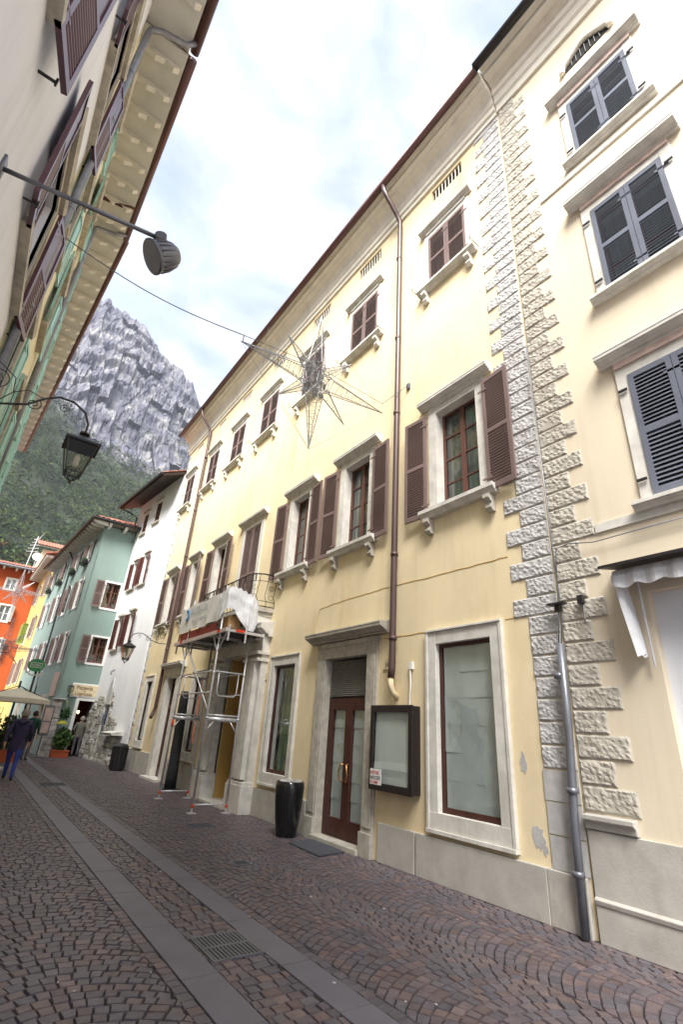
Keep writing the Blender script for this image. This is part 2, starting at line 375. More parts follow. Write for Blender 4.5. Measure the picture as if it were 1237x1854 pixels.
def bracket(mb, fr, uc, z, wdt=.11, h=.24, d=.15):
    prof = [(0, z), (d, z), (d, z-h*.25), (d*.55, z-h*.5), (d*.7, z-h*.8), (d*.5, z-h), (0, z-h)]
    mb.prism(fr, prof, uc-wdt/2, uc+wdt/2)
    for k in (-1, 0, 1): mb.box(fr, uc+k*.033-.006, uc+k*.033+.006, d*.6, d+.012, z-h*.25, z-.02)
    return mb
def surround(fr, u0, u1, z0, z1, s=.14, sb=.0, proud=.03, top=None, deep=.2):
    """stone frame round an opening, lining its reveals"""
    mb = MB(); t = s if top is None else top; e = .004
    mb.box(fr, u0-s, u0+e, -deep, proud, z0, z1+t); mb.box(fr, u1-e, u1+s, -deep, proud, z0, z1+t); mb.box(fr, u0+e, u1-e, -deep, proud-.003, z1-e, z1+t)
    if sb: mb.box(fr, u0-s, u1+s, -deep, proud+.004, z0-sb, z0+e)
    elif z0 > .1: mb.box(fr, u0+e, u1-e, -deep, proud-.004, z0-.03, z0+e)
    return mb
def sash(fr, u0, u1, z0, z1, w, parent, m='woodlight', rows=4, glass='glassdark', back='curtain', leaves=2, fw=.05, backw=.08):
    mb = MB()
    mb.box(fr, u0, u0+fw, w-.03, w+.02, z0, z1); mb.box(fr, u1-fw, u1, w-.03, w+.02, z0, z1)
    mb.box(fr, u0+fw, u1-fw, w-.03, w+.02, z1-fw, z1); mb.box(fr, u0+fw, u1-fw, w-.03, w+.02, z0, z0+fw+.02)
    uc = (u0+u1)/2
    if leaves == 2: mb.box(fr, uc-.04, uc+.04, w-.03, w+.025, z0+fw+.02, z1-fw)
    for i in range(1, rows):
        z = z0+fw+(z1-z0-2*fw)*i/rows
        if leaves == 2:
            mb.box(fr, u0+fw, uc-.04, w-.02, w+.012, z-.012, z+.012); mb.box(fr, uc+.04, u1-fw, w-.02, w+.012, z-.012, z+.012)
        else: mb.box(fr, u0+fw, u1-fw, w-.02, w+.012, z-.012, z+.012)
    build(mb, 'sash_frame', m, parent)
    g = MB(); g.box(fr, u0+fw, u1-fw, w-.012, w-.006, z0+fw, z1-fw); build(g, 'pane', glass, parent)
    if back:
        c = MB(); n = 14; us = [u0+fw+(u1-u0-2*fw)*i/n for i in range(n+1)]; P = fr.P
        vs = []; 
        for i, u in enumerate(us):
            ww = w-backw-.02*(i % 2)
            vs += [P(u, ww, z0+.02), P(u, ww, z1-.02)]
        c.add(vs, [(2*i, 2*i+2, 2*i+3, 2*i+1) for i in range(n)]); build(c, 'curtain', back, parent)

FM = Fr(5.3, 0, 0, 1, -1, 0)                 # the long cream facade: u = y, w towards the street
FL = Fr(-.9, 0, 0, 1, 1, 0)                  # left hand facades
exec_later = []
#@@ GROUND
def ground():
    mb = MB(); mb.add([(-1400, -1400, -.02), (1400, -1400, -.02), (1400, 1400, -.02), (-1400, 1400, -.02)], [(0, 1, 2, 3)])
    tag(build(mb, 'ground', 'paving'), kind='structure')
    mb = MB(); mb.add([(-1.2, -4, -.012), (6, -4, -.012), (6, 46, -.012), (-7, 46, -.012), (-7, 26, -.012), (-1.2, 14, -.012)], [(0, 1, 2, 3, 4, 5)])
    tag(build(mb, 'street_bed', 'grout'), kind='structure')
    r = random.Random(3); V = []; F = []; K = []
    pal = [(.096, .074, .080), (.086, .073, .083), (.080, .070, .082), (.104, .076, .075), (.094, .078, .084), (.074, .067, .078), (.115, .086, .085), (.09, .072, .076), (.084, .075, .086)]
    def sett(c):
        # c: 4 corners, ccw, of the whole cell
        cx = sum(p[0] for p in c)/4; cy = sum(p[1] for p in c)/4
        g = .003+r.random()*.003; b = len(V); zt = r.uniform(-.003, .004); tx, ty = r.uniform(-.025, .025), r.uniform(-.025, .025)
        jit = [(r.uniform(-.005, .005), r.uniform(-.005, .005)) for _ in range(4)]
        for (x, y), (jx, jy) in zip(c, jit):
            dx, dy = x-cx, y-cy; d = math.hypot(dx, dy)+1e-9; k = (d-g*1.3)/d
            V.append((cx+dx*k+jx, cy+dy*k+jy, -.014))
        for (x, y), (jx, jy) in zip(c, jit):
            dx, dy = x-cx, y-cy; d = math.hypot(dx, dy)+1e-9; k = (d-g*1.3-.006)/d
            V.append((cx+dx*k+jx, cy+dy*k+jy, zt+dx*tx+dy*ty))
        F.extend([(b+4, b+5, b+6, b+7)]+[(b+i, b+(i+1) % 4, b+4+(i+1) % 4, b+4+i) for i in range(4)])
        col = r.choice(pal); s = r.uniform(1.2, 1.6); col = tuple(x*s for x in col)+(1,)
        K.extend([col]*5)
    pitch = .1
    def band(x0, x1, ya, yb, bow):
        w = x1-x0; y = ya-abs(bow)-.3; c4 = 4*bow/w
        def yy(x, q): t = 2*(x-x0)/w-1; return q+bow*(1-t*t)
        n = max(1, round(w*math.sqrt(1+(c4*.55)**2)/pitch)); k = 0
        while y < yb:
            ph = r.uniform(.2, .8); xs = [x0]+[x0+w*(i+ph+r.uniform(-.16, .16))/n for i in range(n)]+[x1]
            if n == 1: xs = [x0, x1]
            xs = [x for i, x in enumerate(xs) if i == 0 or x-xs[i-1] > .03 or i == len(xs)-1]
            for a, b in zip(xs, xs[1:]):
                if b-a < .03: continue
                c = [(a, yy(a, y)), (b, yy(b, y))]
                for x in (b, a):
                    m = -c4*(2*(x-x0)/w-1); x2 = min(x1, max(x0, x-m*pitch/(1+m*m)))
                    if x in (x0, x1): x2 = x
                    c.append((x2, yy(x2, y+pitch)))
                if ya <= c[0][1] <= yb: sett(c)
            y += pitch; k += 1
    YE = 31
    # straight rows beside and between the slate strips
    band(2.0, 2.44, .6, YE, 0); band(1.62, 1.72, .6, YE, 0); band(2.7, 2.8, .6, YE, 0)
    for i in range(2): band(-.9+i*1.26, -.9+(i+1)*1.26, .6, YE, .27)
    for i in range(2): band(2.8+i*1.25, 2.8+(i+1)*1.25, .6, YE, .27)
    for i in range(4): band(-5.94+i*1.26, -5.94+(i+1)*1.26, 27, YE, .27)
    m = MB(); m.v = V; m.f = F; m.m = [0]*len(F)
    tag(build(m, 'street', 'sett', cols=K), kind='structure')
    mb = MB(); r2 = random.Random(5)
    for x0, x1 in ((1.72, 2.0), (2.44, 2.70)):
        y = .5
        while y < YE:
            l = r2.uniform(.7, 1.05)
            if not (x0 > 2.3 and 4.2 < y < 4.3): mb.box(WORLD, x0+.004, x1-.004, y+.003, y+l-.003, -.02, .003+r2.uniform(-.001, .002))
            y += l
    tag(build(mb, 'paving_strip', 'slate', bevel=.003), kind='structure')
ground()
def specks():
    mb = MB(); r = random.Random(21)
    for _ in range(70):
        x, y = r.uniform(.2, 5.1), r.uniform(2.2, 14); l = r.uniform(.005, .012); a = r.uniform(0, 6.28); f = Fr(x, y, math.cos(a), math.sin(a), -math.sin(a), math.cos(a))
        mb.box(f, -l, l, -l*.5, l*.5, .004, .009)
    tag(build(mb, 'scattered_debris', 'litter'), kind='stuff')
specks()
def grate():
    t = thing('drain_grate', 'iron drain grate with two rows of slots between the slate strips', 'drain grate', (2.22, 4.47, 0))
    mb = MB(); x0, x1, y0, y1 = 2.02, 2.44, 4.22, 4.72; z = .010
    f = .02
    mb.box(WORLD, x0, x1, y0, y0+f, 0, z); mb.box(WORLD, x0, x1, y1-f, y1, 0, z)
    mb.box(WORLD, x0, x0+f, y0+f, y1-f, 0, z); mb.box(WORLD, x1-f, x1, y0+f, y1-f, 0, z); mb.box(WORLD, x0+f, x1-f, 4.455, 4.485, 0, z+.001)
    build(mb, 'frame', 'iron2' if 'iron2' in M else 'lampgrey', t)
    mb = MB()
    for a, b in ((y0+f, 4.455), (4.485, y1-f)):
        n = 12
        for i in range(n):
            x = x0+f+(x1-x0-2*f)*(i+.5)/n; mb.box(WORLD, x-.009, x+.009, a, b, -.004, z-.001)
    build(mb, 'bars', 'lampgrey', t)
    mb = MB(); mb.box(WORLD, x0+.005, x1-.005, y0+.005, y1-.005, 0, .0045); build(mb, 'pit_shade_plate', 'dark', t)  # flat dark plate under the bars, painting the shade of the pit
grate()
def manhole(x, y, sx, sy, lab):
    t = thing('manhole_cover', lab, 'manhole cover', (x, y, 0))
    mb = MB(); mb.box(WORLD, x-sx, x+sx, y-sy, y+sy, 0, .008); build(mb, 'frame', 'lampgrey', t)
    mb = MB(); mb.box(WORLD, x-sx+.03, x+sx-.03, y-sy+.03, y+sy-.03, .004, .012)
    for i in range(5):
        for j in range(5): mb.box(WORLD, x-sx+.06+i*(2*sx-.12)/5, x-sx+.06+(i+.6)*(2*sx-.12)/5, y-sy+.06+j*(2*sy-.12)/5, y-sy+.06+(j+.6)*(2*sy-.12)/5, .010, .0145)
    build(mb, 'lid', 'mat', t)
manhole(3.91, 9.38, .24, .2, 'square metal manhole cover in the setts nearest the steel scaffold')
manhole(3.46, 6.81, .12, .11, 'small round-cornered metal cover in the setts before the doormat')
manhole(2.4, 15.5, .32, .3, 'metal manhole cover on the slate strips far down the street')
def doormat():
    mb = MB(); mb.add([(4.66, 7.68, .006), (5.18, 7.78, .006), (5.14, 6.86, .006), (4.62, 6.76, .006)]+[(4.66, 7.68, .02), (5.18, 7.78, .02), (5.14, 6.86, .02), (4.62, 6.76, .02)],
        [(4, 5, 6, 7), (0, 1, 5, 4), (1, 2, 6, 5), (2, 3, 7, 6), (3, 0, 4, 7)])
    tag(build(mb, 'doormat', 'mat'), 'flat grey rubber doormat before the papered glass door', 'doormat')
doormat()

#@@ PALAZZO
UPC = [(4.1, 5.1), (6.78, 7.82), (9.08, 10.15), (11.65, 12.72), (14.05, 15.08), (16.4, 17.38), (19.05, 20.02)]
F1 = [(4.12, 5.0), (6.82, 7.66), (9.1, 9.86), (11.6, 12.62), (13.98, 14.72), (16.35, 16.9), (18.75, 19.4)]
def palazzo():
    t = thing('cream_palazzo', 'long cream yellow palazzo with brown louvred shutters and picked stone corner blocks', 'building', (5.3, 3.15, 0))
    holes = []
    for a, b in UPC: holes.append((a, b, 10.0, 11.45, .2))
    vents = [(4.12, 4.98), (6.75, 7.65), (9.0, 9.9), (11.52, 12.4), (14.05, 14.85), (16.4, 17.1), (18.85, 19.5)]
    for a, b in vents: holes.append((a, b, 12.52, 12.9, .08))
    for i, (a, b) in enumerate(F1): holes.append((a, b, 4.2 if i == 3 else 4.95, 6.82, .24))
    G1, G3, G5, G7 = (4.12, 5.09, .74, 2.84), (9.0, 9.9, .79, 2.84), (13.98, 14.68, .88, 2.8), (18.9, 19.6, .95, 2.9)
    holes += [G1+(.2,), G3+(.2,), G5+(.2,), G7+(.2,), (6.65, 7.9, 0.0, 2.83, .3), (16.32, 17.2, 0.0, 2.9, .3), (11.0, 12.4, 0.0, 3.15, 1.0)]
    mb = MB(); wall_mesh(mb, FM, 3.15, 20.6, 0, 13.1, holes, depth=.22, mi=0, rmi=0)
    wall_mesh(mb, FM, 3.15, 20.6, 13.1, 14.6, [], mi=0)
    shell(mb, FM, 3.15, 20.6, 0, 14.6, 9)
    build(mb, 'wall', 'cream', t)
    mb = MB(); mb.add([FM.P(3.15, .55, 13.98), FM.P(20.75, .55, 13.98), FM.P(20.75, -4.5, 16.2), FM.P(3.15, -4.5, 16.2)], [(0, 1, 2, 3)])
    mb.add([FM.P(3.15, -9.4, 13.98), FM.P(20.75, -9.4, 13.98), FM.P(20.75, -4.5, 16.2), FM.P(3.15, -4.5, 16.2)], [(0, 1, 2, 3)])
    build(mb, 'roof', 'tile', t)
    mb = MB()
    prof = [(0, 13.02), (.05, 13.02), (.05, 13.12), (.09, 13.16), (.09, 13.3), (.12, 13.34), (.13, 13.5), (.2, 13.62), (.32, 13.68), (.33, 13.74), (.42, 13.78), (.43, 13.86), (.52, 13.93), (.54, 14.0), (0, 14.1)]
    mb.prism(FM, prof, 3.15, 20.68); build(mb, 'cornice', 'cornice', t)
    mb = MB(); w = .60; z = 13.93
    for k in range(10): pass
    mb.tube([FM.P(3.17, w, z), FM.P(20.78, w, z)], .085, 12); build(mb, 'gutter', 'gutter', t, smooth=True)
    # downpipes
    mb = MB()
    mb.tube([FM.P(6.02, .6, 13.9), FM.P(5.98, .58, 13.62), FM.P(5.96, .5, 13.45), FM.P(5.94, .2, 13.05), FM.P(5.93, .1, 12.85), FM.P(5.93, .1, 9), FM.P(5.95, .1, 2.55), FM.P(5.95, .12, 2.4)], .055, 12)
    for zz in (11.6, 9.2, 7.3, 4.4, 3.0): mb.tube([FM.P(5.94, .1, zz-.03), FM.P(5.94, .1, zz+.03)], .066, 12)
    mb.mi = 1; mb.tube([FM.P(5.95, .12, 2.42), FM.P(5.95, .12, 2.3), FM.P(5.94, .09, 2.2), FM.P(5.94, -.02, 2.12)], .045, 10)
    build(mb, 'downpipe', ['pipebrown', 'cream'], t, smooth=True)
    mb = MB()
    mb.tube([FM.P(17.95, .6, 13.9), FM.P(17.9, .55, 13.55), FM.P(17.85, .2, 13.1), FM.P(17.8, .1, 12.8), FM.P(17.76, .1, 2.0), FM.P(17.8, .14, 1.8), FM.P(17.7, .2, 1.7)], .055, 12)
    for zz in (11.6, 9.2, 7.3, 3.9): mb.tube([FM.P(17.77, .1, zz-.03), FM.P(17.77, .1, zz+.03)], .066, 12)
    build(mb, 'downpipe', 'pipebrown', t, smooth=True)
    # plinth
    mb = MB()
    for a, b, h in ((3.6, 5.5, .47), (5.52, 6.27, .47), (8.2, 8.78, .5), (8.8, 10.2, .5), (13.15, 14.4, .6), (14.42, 15.9, .62), (17.55, 18.9, .66), (18.92, 20.6, .68)):
        mb.box(FM, a+.004, b-.004, -.02, .05, 0, h)
    mb.box(FM, 3.18, 3.6, -.02, .046, 0, .47)
    build_each(mb, 'plinth', 'plinth', t, bevel=.008)
    # quoins
    mb = MB(); z = .47; k = 0; r = random.Random(11)
    while z < 13.0:
        h = .235 if z > 1.1 else .3
        e = 3.545
        if z > 2.95 and k % 2 == 0: e = 3.76
        e += r.uniform(-.012, .012)
        rustic_block(mb, FM, 3.155, e, z+.006, z+h-.006, .015 if z < 1.1 else .022, 0 if z < 1.1 else .011, k)
        z += h; k += 1
    build(mb, 'quoins', 'rustic', t, smooth=False)
    mb = MB(); z = .7; k = 0
    while z < 12.9:
        e = 20.58-(.32 if k % 2 else .2); rustic_block(mb, FM, e, 20.585, z+.006, z+.229, .025, .02, k+77, step=.06); z += .235; k += 1
    build(mb, 'quoins', 'rustic', t)
    # string cracks and stucco lines
    mb = MB()
    crack(mb, FM, [(8.45, 3.36), (8.3, 3.85), (7.4, 3.89), (6.2, 3.9), (5.3, 3.87), (4.4, 3.86), (3.78, 3.85)], .006, 1)
    crack(mb, FM, [(6.3, 3.05), (5.7, 3.04), (5.3, 3.035)], .006, 2); crack(mb, FM, [(3.9, 3.03), (3.58, 3.04)], .006, 3)
    build(mb, 'plaster_joint', 'ochre', t)
    mb = MB(); patch(mb, FM, 3.68, .72, .09, .13, 5); patch(mb, FM, 3.8, 1.4, .05, .13, 6); patch(mb, FM, 3.62, .62, .04, .07, 7)
    build_each(mb, 'bare_plaster_patch', 'rustic', t)
    # upper windows
    for i, (a, b) in enumerate(UPC):
        z0, z1 = 10.0, 11.45
        mb = surround(FM, a, b, z0, z1, .11, 0, .025)
        mb.box(FM, a-.04, b+.04, 0, .05, z1+.11, z1+.17)
        mb.prism(FM, hood_prof(.14, z1+.17, .13), a-.2, b+.2)
        mb.prism(FM, sill_prof(.17, 9.85, .11), a-.24, b+.24)
        win = build(mb, 'window', 'stone', t)
        mb = MB(); bracket(mb, FM, a-.06, 9.83); build(mb, 'bracket', 'stone', win)
        mb = MB(); bracket(mb, FM, b+.06, 9.83); build(mb, 'bracket', 'stone', win)
        uc = (a+b)/2
        closed_leaf(FM, a+.005, uc-.004, z0+.01, z1-z0-.02, 'shutter', win, w=-.01, pitch=.045); closed_leaf(FM, uc+.004, b-.005, z0+.01, z1-z0-.02, 'shutter', win, w=-.01, pitch=.045)
        sash(FM, a, b, z0, z1, -.15, win, rows=3)
        mb = MB()
        for u in (a-.26, b+.26): mb.tube([FM.P(u, .0, 9.93), FM.P(u, .26, 9.95), FM.P(u, .26, 10.0), FM.P(u, .22, 10.02)], .008, 6)
        build(mb, 'shutter_catch', 'iron', win)
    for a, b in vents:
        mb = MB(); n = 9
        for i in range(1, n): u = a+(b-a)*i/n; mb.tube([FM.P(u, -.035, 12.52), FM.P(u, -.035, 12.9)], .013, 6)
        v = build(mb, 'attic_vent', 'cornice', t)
        mb = MB(); mb.box(FM, a+.002, b-.002, -.12, -.07, 12.5, 12.92); build(mb, 'vent_shade_sheet', 'dark', v)  # dark sheet painted in for the unlit loft behind the bars
    # first floor windows
    for i, (a, b) in enumerate(F1):
        z0, z1 = (4.2 if i == 3 else 4.95), 6.82
        mb = surround(FM, a, b, z0, z1, .17, 0, .03)
        mb.box(FM, a-.02, b+.02, 0, .045, z1+.17-.05, z1+.17); mb.prism(FM, hood_prof(.17, z1+.15, .14), a-.33, b+.33)
        if i != 3: mb.prism(FM, sill_prof(.17, 4.82, .13), a-.3, b+.3)
        win = build(mb, 'window', 'stone', t)
        if i != 3:
            for u in (a-.16, b+.16): mb = MB(); bracket(mb, FM, u, 4.8); build(mb, 'bracket', 'stone2', win)
            mb = MB(); mb.tube([FM.P(a+.02, .03, 5.03), FM.P(b-.02, .03, 5.03)], .008, 6)
            n = 26
            for k in range(n+1): u = a+.03+(b-a-.06)*k/n; mb.tube([FM.P(u, .03, 4.96), FM.P(u, .03, 5.05)], .003, 4)
            build(mb, 'sill_rail', 'iron', win)
        sash(FM, a, b, z0, z1, -.17, win, rows=4, backw=.12)
        if i == 3:
            uc = (a+b)/2
            closed_leaf(FM, a+.005, uc-.004, z0+.01, z1-z0-.02, 'shutter', win, w=-.02, mid=.45); closed_leaf(FM, uc+.004, b-.005, z0+.01, z1-z0-.02, 'shutter', win, w=-.02, mid=.45)
        else:
            W = .49 if i < 4 else .5
            open_leaf(FM, b+.19, 1, W, 1.96, 4.87, 'shutter', win, ang=rnd.uniform(3, 7), pitch=.045)
            open_leaf(FM, a-.17, -1, W, 1.96, 4.87, 'shutter', win, ang=(20 if i in (5,) else rnd.uniform(3, 9)), pitch=.045)
    # ground floor shop windows
    for (a, b, z0, z1), s, back, fr in ((G1, .18, 'paper', 'wood'), (G3, .16, 'greendrape', 'wood'), (G5, .2, 'greendrape', 'wood'), (G7, .2, 'room', 'darkwood')):
        mb = surround(FM, a, b, z0, z1, s, max(.18, s*.8), .045, top=.17)
        mb.box(FM, a-s-.01, b+s+.01, 0, .07, z1+.17, z1+.2); mb.box(FM, a-s-.01, a-s+.035, 0, .06, z0-max(.18, s*.8), z1+.17); mb.box(FM, b+s-.035, b+s+.01, 0, .06, z0-max(.18, s*.8), z1+.17)
        mb.box(FM, a-s-.01, b+s+.01, 0, .075, z0-max(.18, s*.8)-.045, z0-max(.18, s*.8))
        win = build(mb, 'window', 'stone', t, bevel=.004)
        sash(FM, a, b, z0, z1, -.055, win, m=fr, rows=1, leaves=1, glass='glass', back=None, fw=.05)
        if back == 'paper':
            paper_sheets(FM, a+.05, b-.05, z0+.05, z1-.05, -.075, 3, 6, win, 1)
        else:
            c = MB(); n = 16; vs = []
            for k in range(n+1):
                u = a+.05+(b-a-.1)*k/n; ww = -.25-.03*(k % 2)-.03*math.sin(k)
                vs += [FM.P(u, ww, z0+.04), FM.P(u, ww, z1-.04)]
            c.add(vs, [(2*i, 2*i+2, 2*i+3, 2*i+1) for i in range(n)]); build(c, 'curtain', back, win)
    # the papered shop door
    a, b = 6.65, 7.9
    mb = MB(); s = .26
    for u0, u1 in ((a-s, a), (b, b+s)):
        mb.box(FM, u0-(.004 if u0 == b else 0), u1+(.004 if u1 == a else 0), -.3, .05, .3, 2.83+.19); mb.box(FM, u0-.008, u1+.008, -.3, .09, 0.0, .3)
        mb.box(FM, u0+.03, u1-.03, .05, .065, .36, 2.8)
    mb.box(FM, a, b, -.3, .046, 2.826, 3.02); mb.box(FM, a-s-.02, b+s+.02, -.02, .06, 3.02, 3.10); mb.prism(FM, hood_prof(.24, 3.12, .17), a-s-.28, b+s+.24)
    mb.box(FM, a, b, -.3, .14, 0, .07)
    dr = build(mb, 'door_surround', 'stone2', t, bevel=.004)
    mb = MB(); n = 19
    for k in range(n):
        z = 2.18+(2.8-2.18)*k/n; mb.prism(FM, [(-.12, z), (-.095, z+.012), (-.12, z+.026), (-.14, z+.026), (-.14, z)], a+.02, b-.02)
    build(mb, 'roller_shutter', 'rollshut', dr)
    mb = MB(); w0, w1 = -.17, -.11; uc = (a+b)/2
    mb.box(FM, a, a+.07, w0, w1, .07, 2.16); mb.box(FM, b-.07, b, w0, w1, .07, 2.16); mb.box(FM, a+.07, b-.07, w0, w1, 2.05, 2.16)
    build(mb, 'door_frame', 'wood', dr, bevel=.003)
    for (p, q) in ((a+.07, uc-.003), (uc+.003, b-.07)):
        mb = MB()
        mb.box(FM, p, p+.09, w0+.01, w1+.012, .075, 2.05); mb.box(FM, q-.09, q, w0+.01, w1+.012, .075, 2.05)
        mb.box(FM, p+.09, q-.09, w0+.01, w1+.01, 1.96, 2.05); mb.box(FM, p+.09, q-.09, w0+.01, w1+.01, .075, .34)
        mb.box(FM, p+.11, q-.11, w1+.01, w1+.02, .12, .3)
        d = build(mb, 'door', 'wood', t, bevel=.003)
        g = MB(); g.box(FM, p+.09, q-.09, w0+.03, w0+.036, .34, 1.96); build(g, 'pane', 'glass', d)
        paper_sheets(FM, p+.09, q-.09, .34, 1.96, w0+.02, 1, 6, d, 5)
        h = MB(); uu = (uc-.05 if q < uc+.1 else uc+.05)
        h.tube([FM.P(uu, w1+.02, 1.13), FM.P(uu+(.03 if q > uc+.1 else -.03), w1+.07, 1.12), FM.P(uu+(.07 if q > uc+.1 else -.07), w1+.08, 1.0), FM.P(uu+(.03 if q > uc+.1 else -.03), w1+.07, .88), FM.P(uu, w1+.02, .87)], .014, 8)
        build(h, 'handle', 'brass', d, smooth=True)
    # second glazed door
    a, b = 16.32, 17.2
    mb = MB(); s = .3
    mb.box(FM, a-s, a+.004, -.3, .05, 0, 2.95); mb.box(FM, b-.004, b+s, -.3, .05, 0, 2.95); mb.box(FM, a, b, -.3, .047, 2.896, 2.957); mb.box(FM, a-s-.02, b+s+.02, -.02, .06, 2.96, 3.2); mb.prism(FM, hood_prof(.24, 3.2, .16), a-s-.3, b+s+.2)
    mb.box(FM, a-.3, b+.3, -.3, .25, 0, .06)
    dr = build(mb, 'door_surround', 'stone', t)
    mb = MB(); mb.box(FM, a, a+.12, -.2, -.14, .06, 2.9); mb.box(FM, b-.12, b, -.2, -.14, .06, 2.9); mb.box(FM, a+.12, b-.12, -.2, -.14, 2.75, 2.9); mb.box(FM, a+.12, b-.12, -.2, -.14, .06, .3); mb.box(FM, a+.12, b-.12, -.2, -.14, 2.0, 2.1)
    d = build(mb, 'door', 'wood', t)
    g = MB(); g.box(FM, a+.12, b-.12, -.175, -.17, .3, 2.75); build(g, 'pane', 'glass', d)
    g = MB()
    for k in range(7): g.box(FM, a+.16+rnd.uniform(0, .1), b-.16-rnd.uniform(0, .1), -.26, -.23, .5+k*.3, .5+k*.3+rnd.uniform(.12, .24))
    build(g, 'shop_stock', 'curtain', d)
    # portal with columns under the balcony
    mb = MB()
    for u0, u1 in ((10.3, 11.0), (12.4, 13.1)):
        mb.box(FM, u0, u1, -.05, .16, .55, 3.15)
        mb.box(FM, u0+.12, u1-.12, .16, .26, .6, 3.0)
        mb.box(FM, u0-.04, u1+.02, -.05, .3, 0, .5); mb.box(FM, u0-.02, u1+.01, -.05, .27, .5, .56)
        mb.box(FM, u0-.03, u1+.03, -.05, .28, 2.95, 3.02); mb.box(FM, u0-.05, u1+.05, -.05, .3, 3.1, 3.17)
    mb.box(FM, 10.3, 13.1, -.05, .18, 3.17, 3.5)
    mb.prism(FM, hood_prof(.34, 3.5, .3), 10.2, 13.2)
    for k in range(9): mb.box(FM, 10.45+k*.31, 10.58+k*.31, .18, .3, 3.42, 3.56)
    for u in (10.5, 12.9): mb.prism(FM, [(0, 3.5), (.25, 3.6), (.5, 3.95), (.5, 4.06), (0, 4.06)], u-.11, u+.11)
    po = build(mb, 'portal', 'stone', t, bevel=.006)
    mb = MB(); mb.box(FM, 11.0, 12.4, -1.0, .3, -.01, .045); build(mb, 'threshold', 'stone', po)
    mb = MB(); mb.box(FM, 12.37, 12.4, -.98, -.06, .045, 3.14); mb.box(FM, 11.0, 11.03, -.98, -.06, .045, 3.14); build(mb, 'inner_wall', 'ochre', po)
    mb = MB(); mb.box(FM, 11.03, 12.37, -.98, -.9, .045, 3.14)
    for k in range(2):
        for j in range(4): mb.box(FM, 11.1+k*.66, 11.64+k*.66, -.9, -.88, .15+j*.75, .75+j*.75)
    build(mb, 'door', 'darkwood', po)
    # balcony
    mb = MB(); pts = [(10.32, 0), (10.34, .35), (10.45, .52), (10.65, .6), (13.55, .6), (13.75, .52), (13.86, .35), (13.88, 0)]
    poly = [FM.P(u, w, 0)[:2] for u, w in pts]; mb.zprism(poly, 4.06, 4.15)
    poly = [FM.P(12.1+(u-12.1)*.975, w*.93, 0)[:2] for u, w in pts]; mb.zprism(poly, 3.96, 4.058)
    poly = [FM.P(12.1+(u-12.1)*.95, w*.84, 0)[:2] for u, w in pts]; mb.zprism(poly, 3.88, 3.958)
    bal = build(mb, 'balcony', 'stone2', t, bevel=.004)
    mb = MB(); path = []
    for (u, w), (u2, w2) in zip(pts, pts[1:]):
        n = max(1, int(math.hypot(u2-u, w2-w)/.1))
        for k in range(n): path.append((u+(u2-u)*k/n, (w+(w2-w)*k/n)*.95))
    path.append((pts[-1][0], 0))
    for z, rr in ((4.18, .012), (4.3, .008), (4.78, .008), (4.95, .018)): mb.tube([FM.P(u, w, z) for u, w in path], rr, 6)
    for k, (u, w) in enumerate(path):
        if k % 2 == 0: mb.tube([FM.P(u, w, 4.15), FM.P(u, w, 4.3), FM.P(u, w+.05, 4.42), FM.P(u, w+.02, 4.6), FM.P(u, w, 4.78), FM.P(u, w, 4.95)], .007, 5)
        elif k % 4 == 1:
            u2, w2 = path[min(k+1, len(path)-1)]
            for zc in (4.4, 4.62): mb.tube([FM.P(u+(u2-u)*.6*math.cos(a), w+(w2-w)*.6*math.cos(a), zc+.055*math.sin(a)) for a in [2*math.pi*q/8 for q in range(8)]], .005, 4, closed=True)
            mb.tube([FM.P(u, w, 4.8), FM.P(u, w, 4.93)], .016, 5)
    build(mb, 'railing', 'iron', bal)
    # number plaques
    for n_, u, z in (('16', 6.15, 2.63), ('14', 10.36, 2.64)):
        mb = MB(); mb.box(FM, u-.11 if n_ == '16' else u-.13, u+.11, 0.003, .02, z-.08, z+.08); pl = build(mb, 'number_plaque', 'signcream', t)
        text(n_, 'numerals', pl, FM.P(u+.06, .0215, z-.04), (0, -1, 0), (0, 0, 1), .1, 'black')
    # small cable stub above display case
    mb = MB(); mb.tube([FM.P(5.62, .03, 2.62), FM.P(5.6, .04, 2.3), FM.P(5.62, .04, 2.0)], .012, 6); mb.box(FM, 5.57, 5.63, 0, .05, 2.52, 2.62)
    build(mb, 'conduit', 'whitepaint', t)
    return t
def rustic_block(mb, fr, u0, u1, z0, z1, proud, amp, seed, step=.017):
    if amp == 0: mb.box(fr, u0, u1, -.02, proud, z0, z1); return
    nu = max(3, int(abs(u1-u0)/step)); nz = max(3, int((z1-z0)/step)); b = len(mb.v)
    for j in range(nz+1):
        for i in range(nu+1):
            u = u0+(u1-u0)*i/nu; z = z0+(z1-z0)*j/nz
            e = min(i, nu-i, 1.)*min(j, nz-j, 1.)
            h = proud*.55
            if e > 0:
                p = Vector((u*23, z*23, seed*3.1)); q = .5-noise.voronoi(p)[0][0]*1.3+noise.noise(p*.3)*.5
                h = proud+amp*max(-.7, min(.9, q*1.5))
            if i in (0, nu) or j in (0, nz): h = proud*.3
            mb.v.append(fr.P(u, h, z))
    for j in range(nz):
        for i in range(nu):
            k = b+j*(nu+1)+i; mb.f.append((k, k+1, k+nu+2, k+nu+1)); mb.m.append(mb.mi)
    mb.box(fr, u0, u1, -.02, proud*.28, z0, z1)
def crack(mb, fr, pts, w, seed):
    r = random.Random(seed); path = []
    for (u, z), (u2, z2) in zip(pts, pts[1:]):
        n = max(2, int(math.hypot(u2-u, z2-z)/.12))
        for k in range(n): path.append((u+(u2-u)*k/n+r.uniform(-.008, .008), z+(z2-z)*k/n+r.uniform(-.008, .008)))
    path.append(pts[-1]); mb.tube([fr.P(u, .002, z) for u, z in path], w, 5)
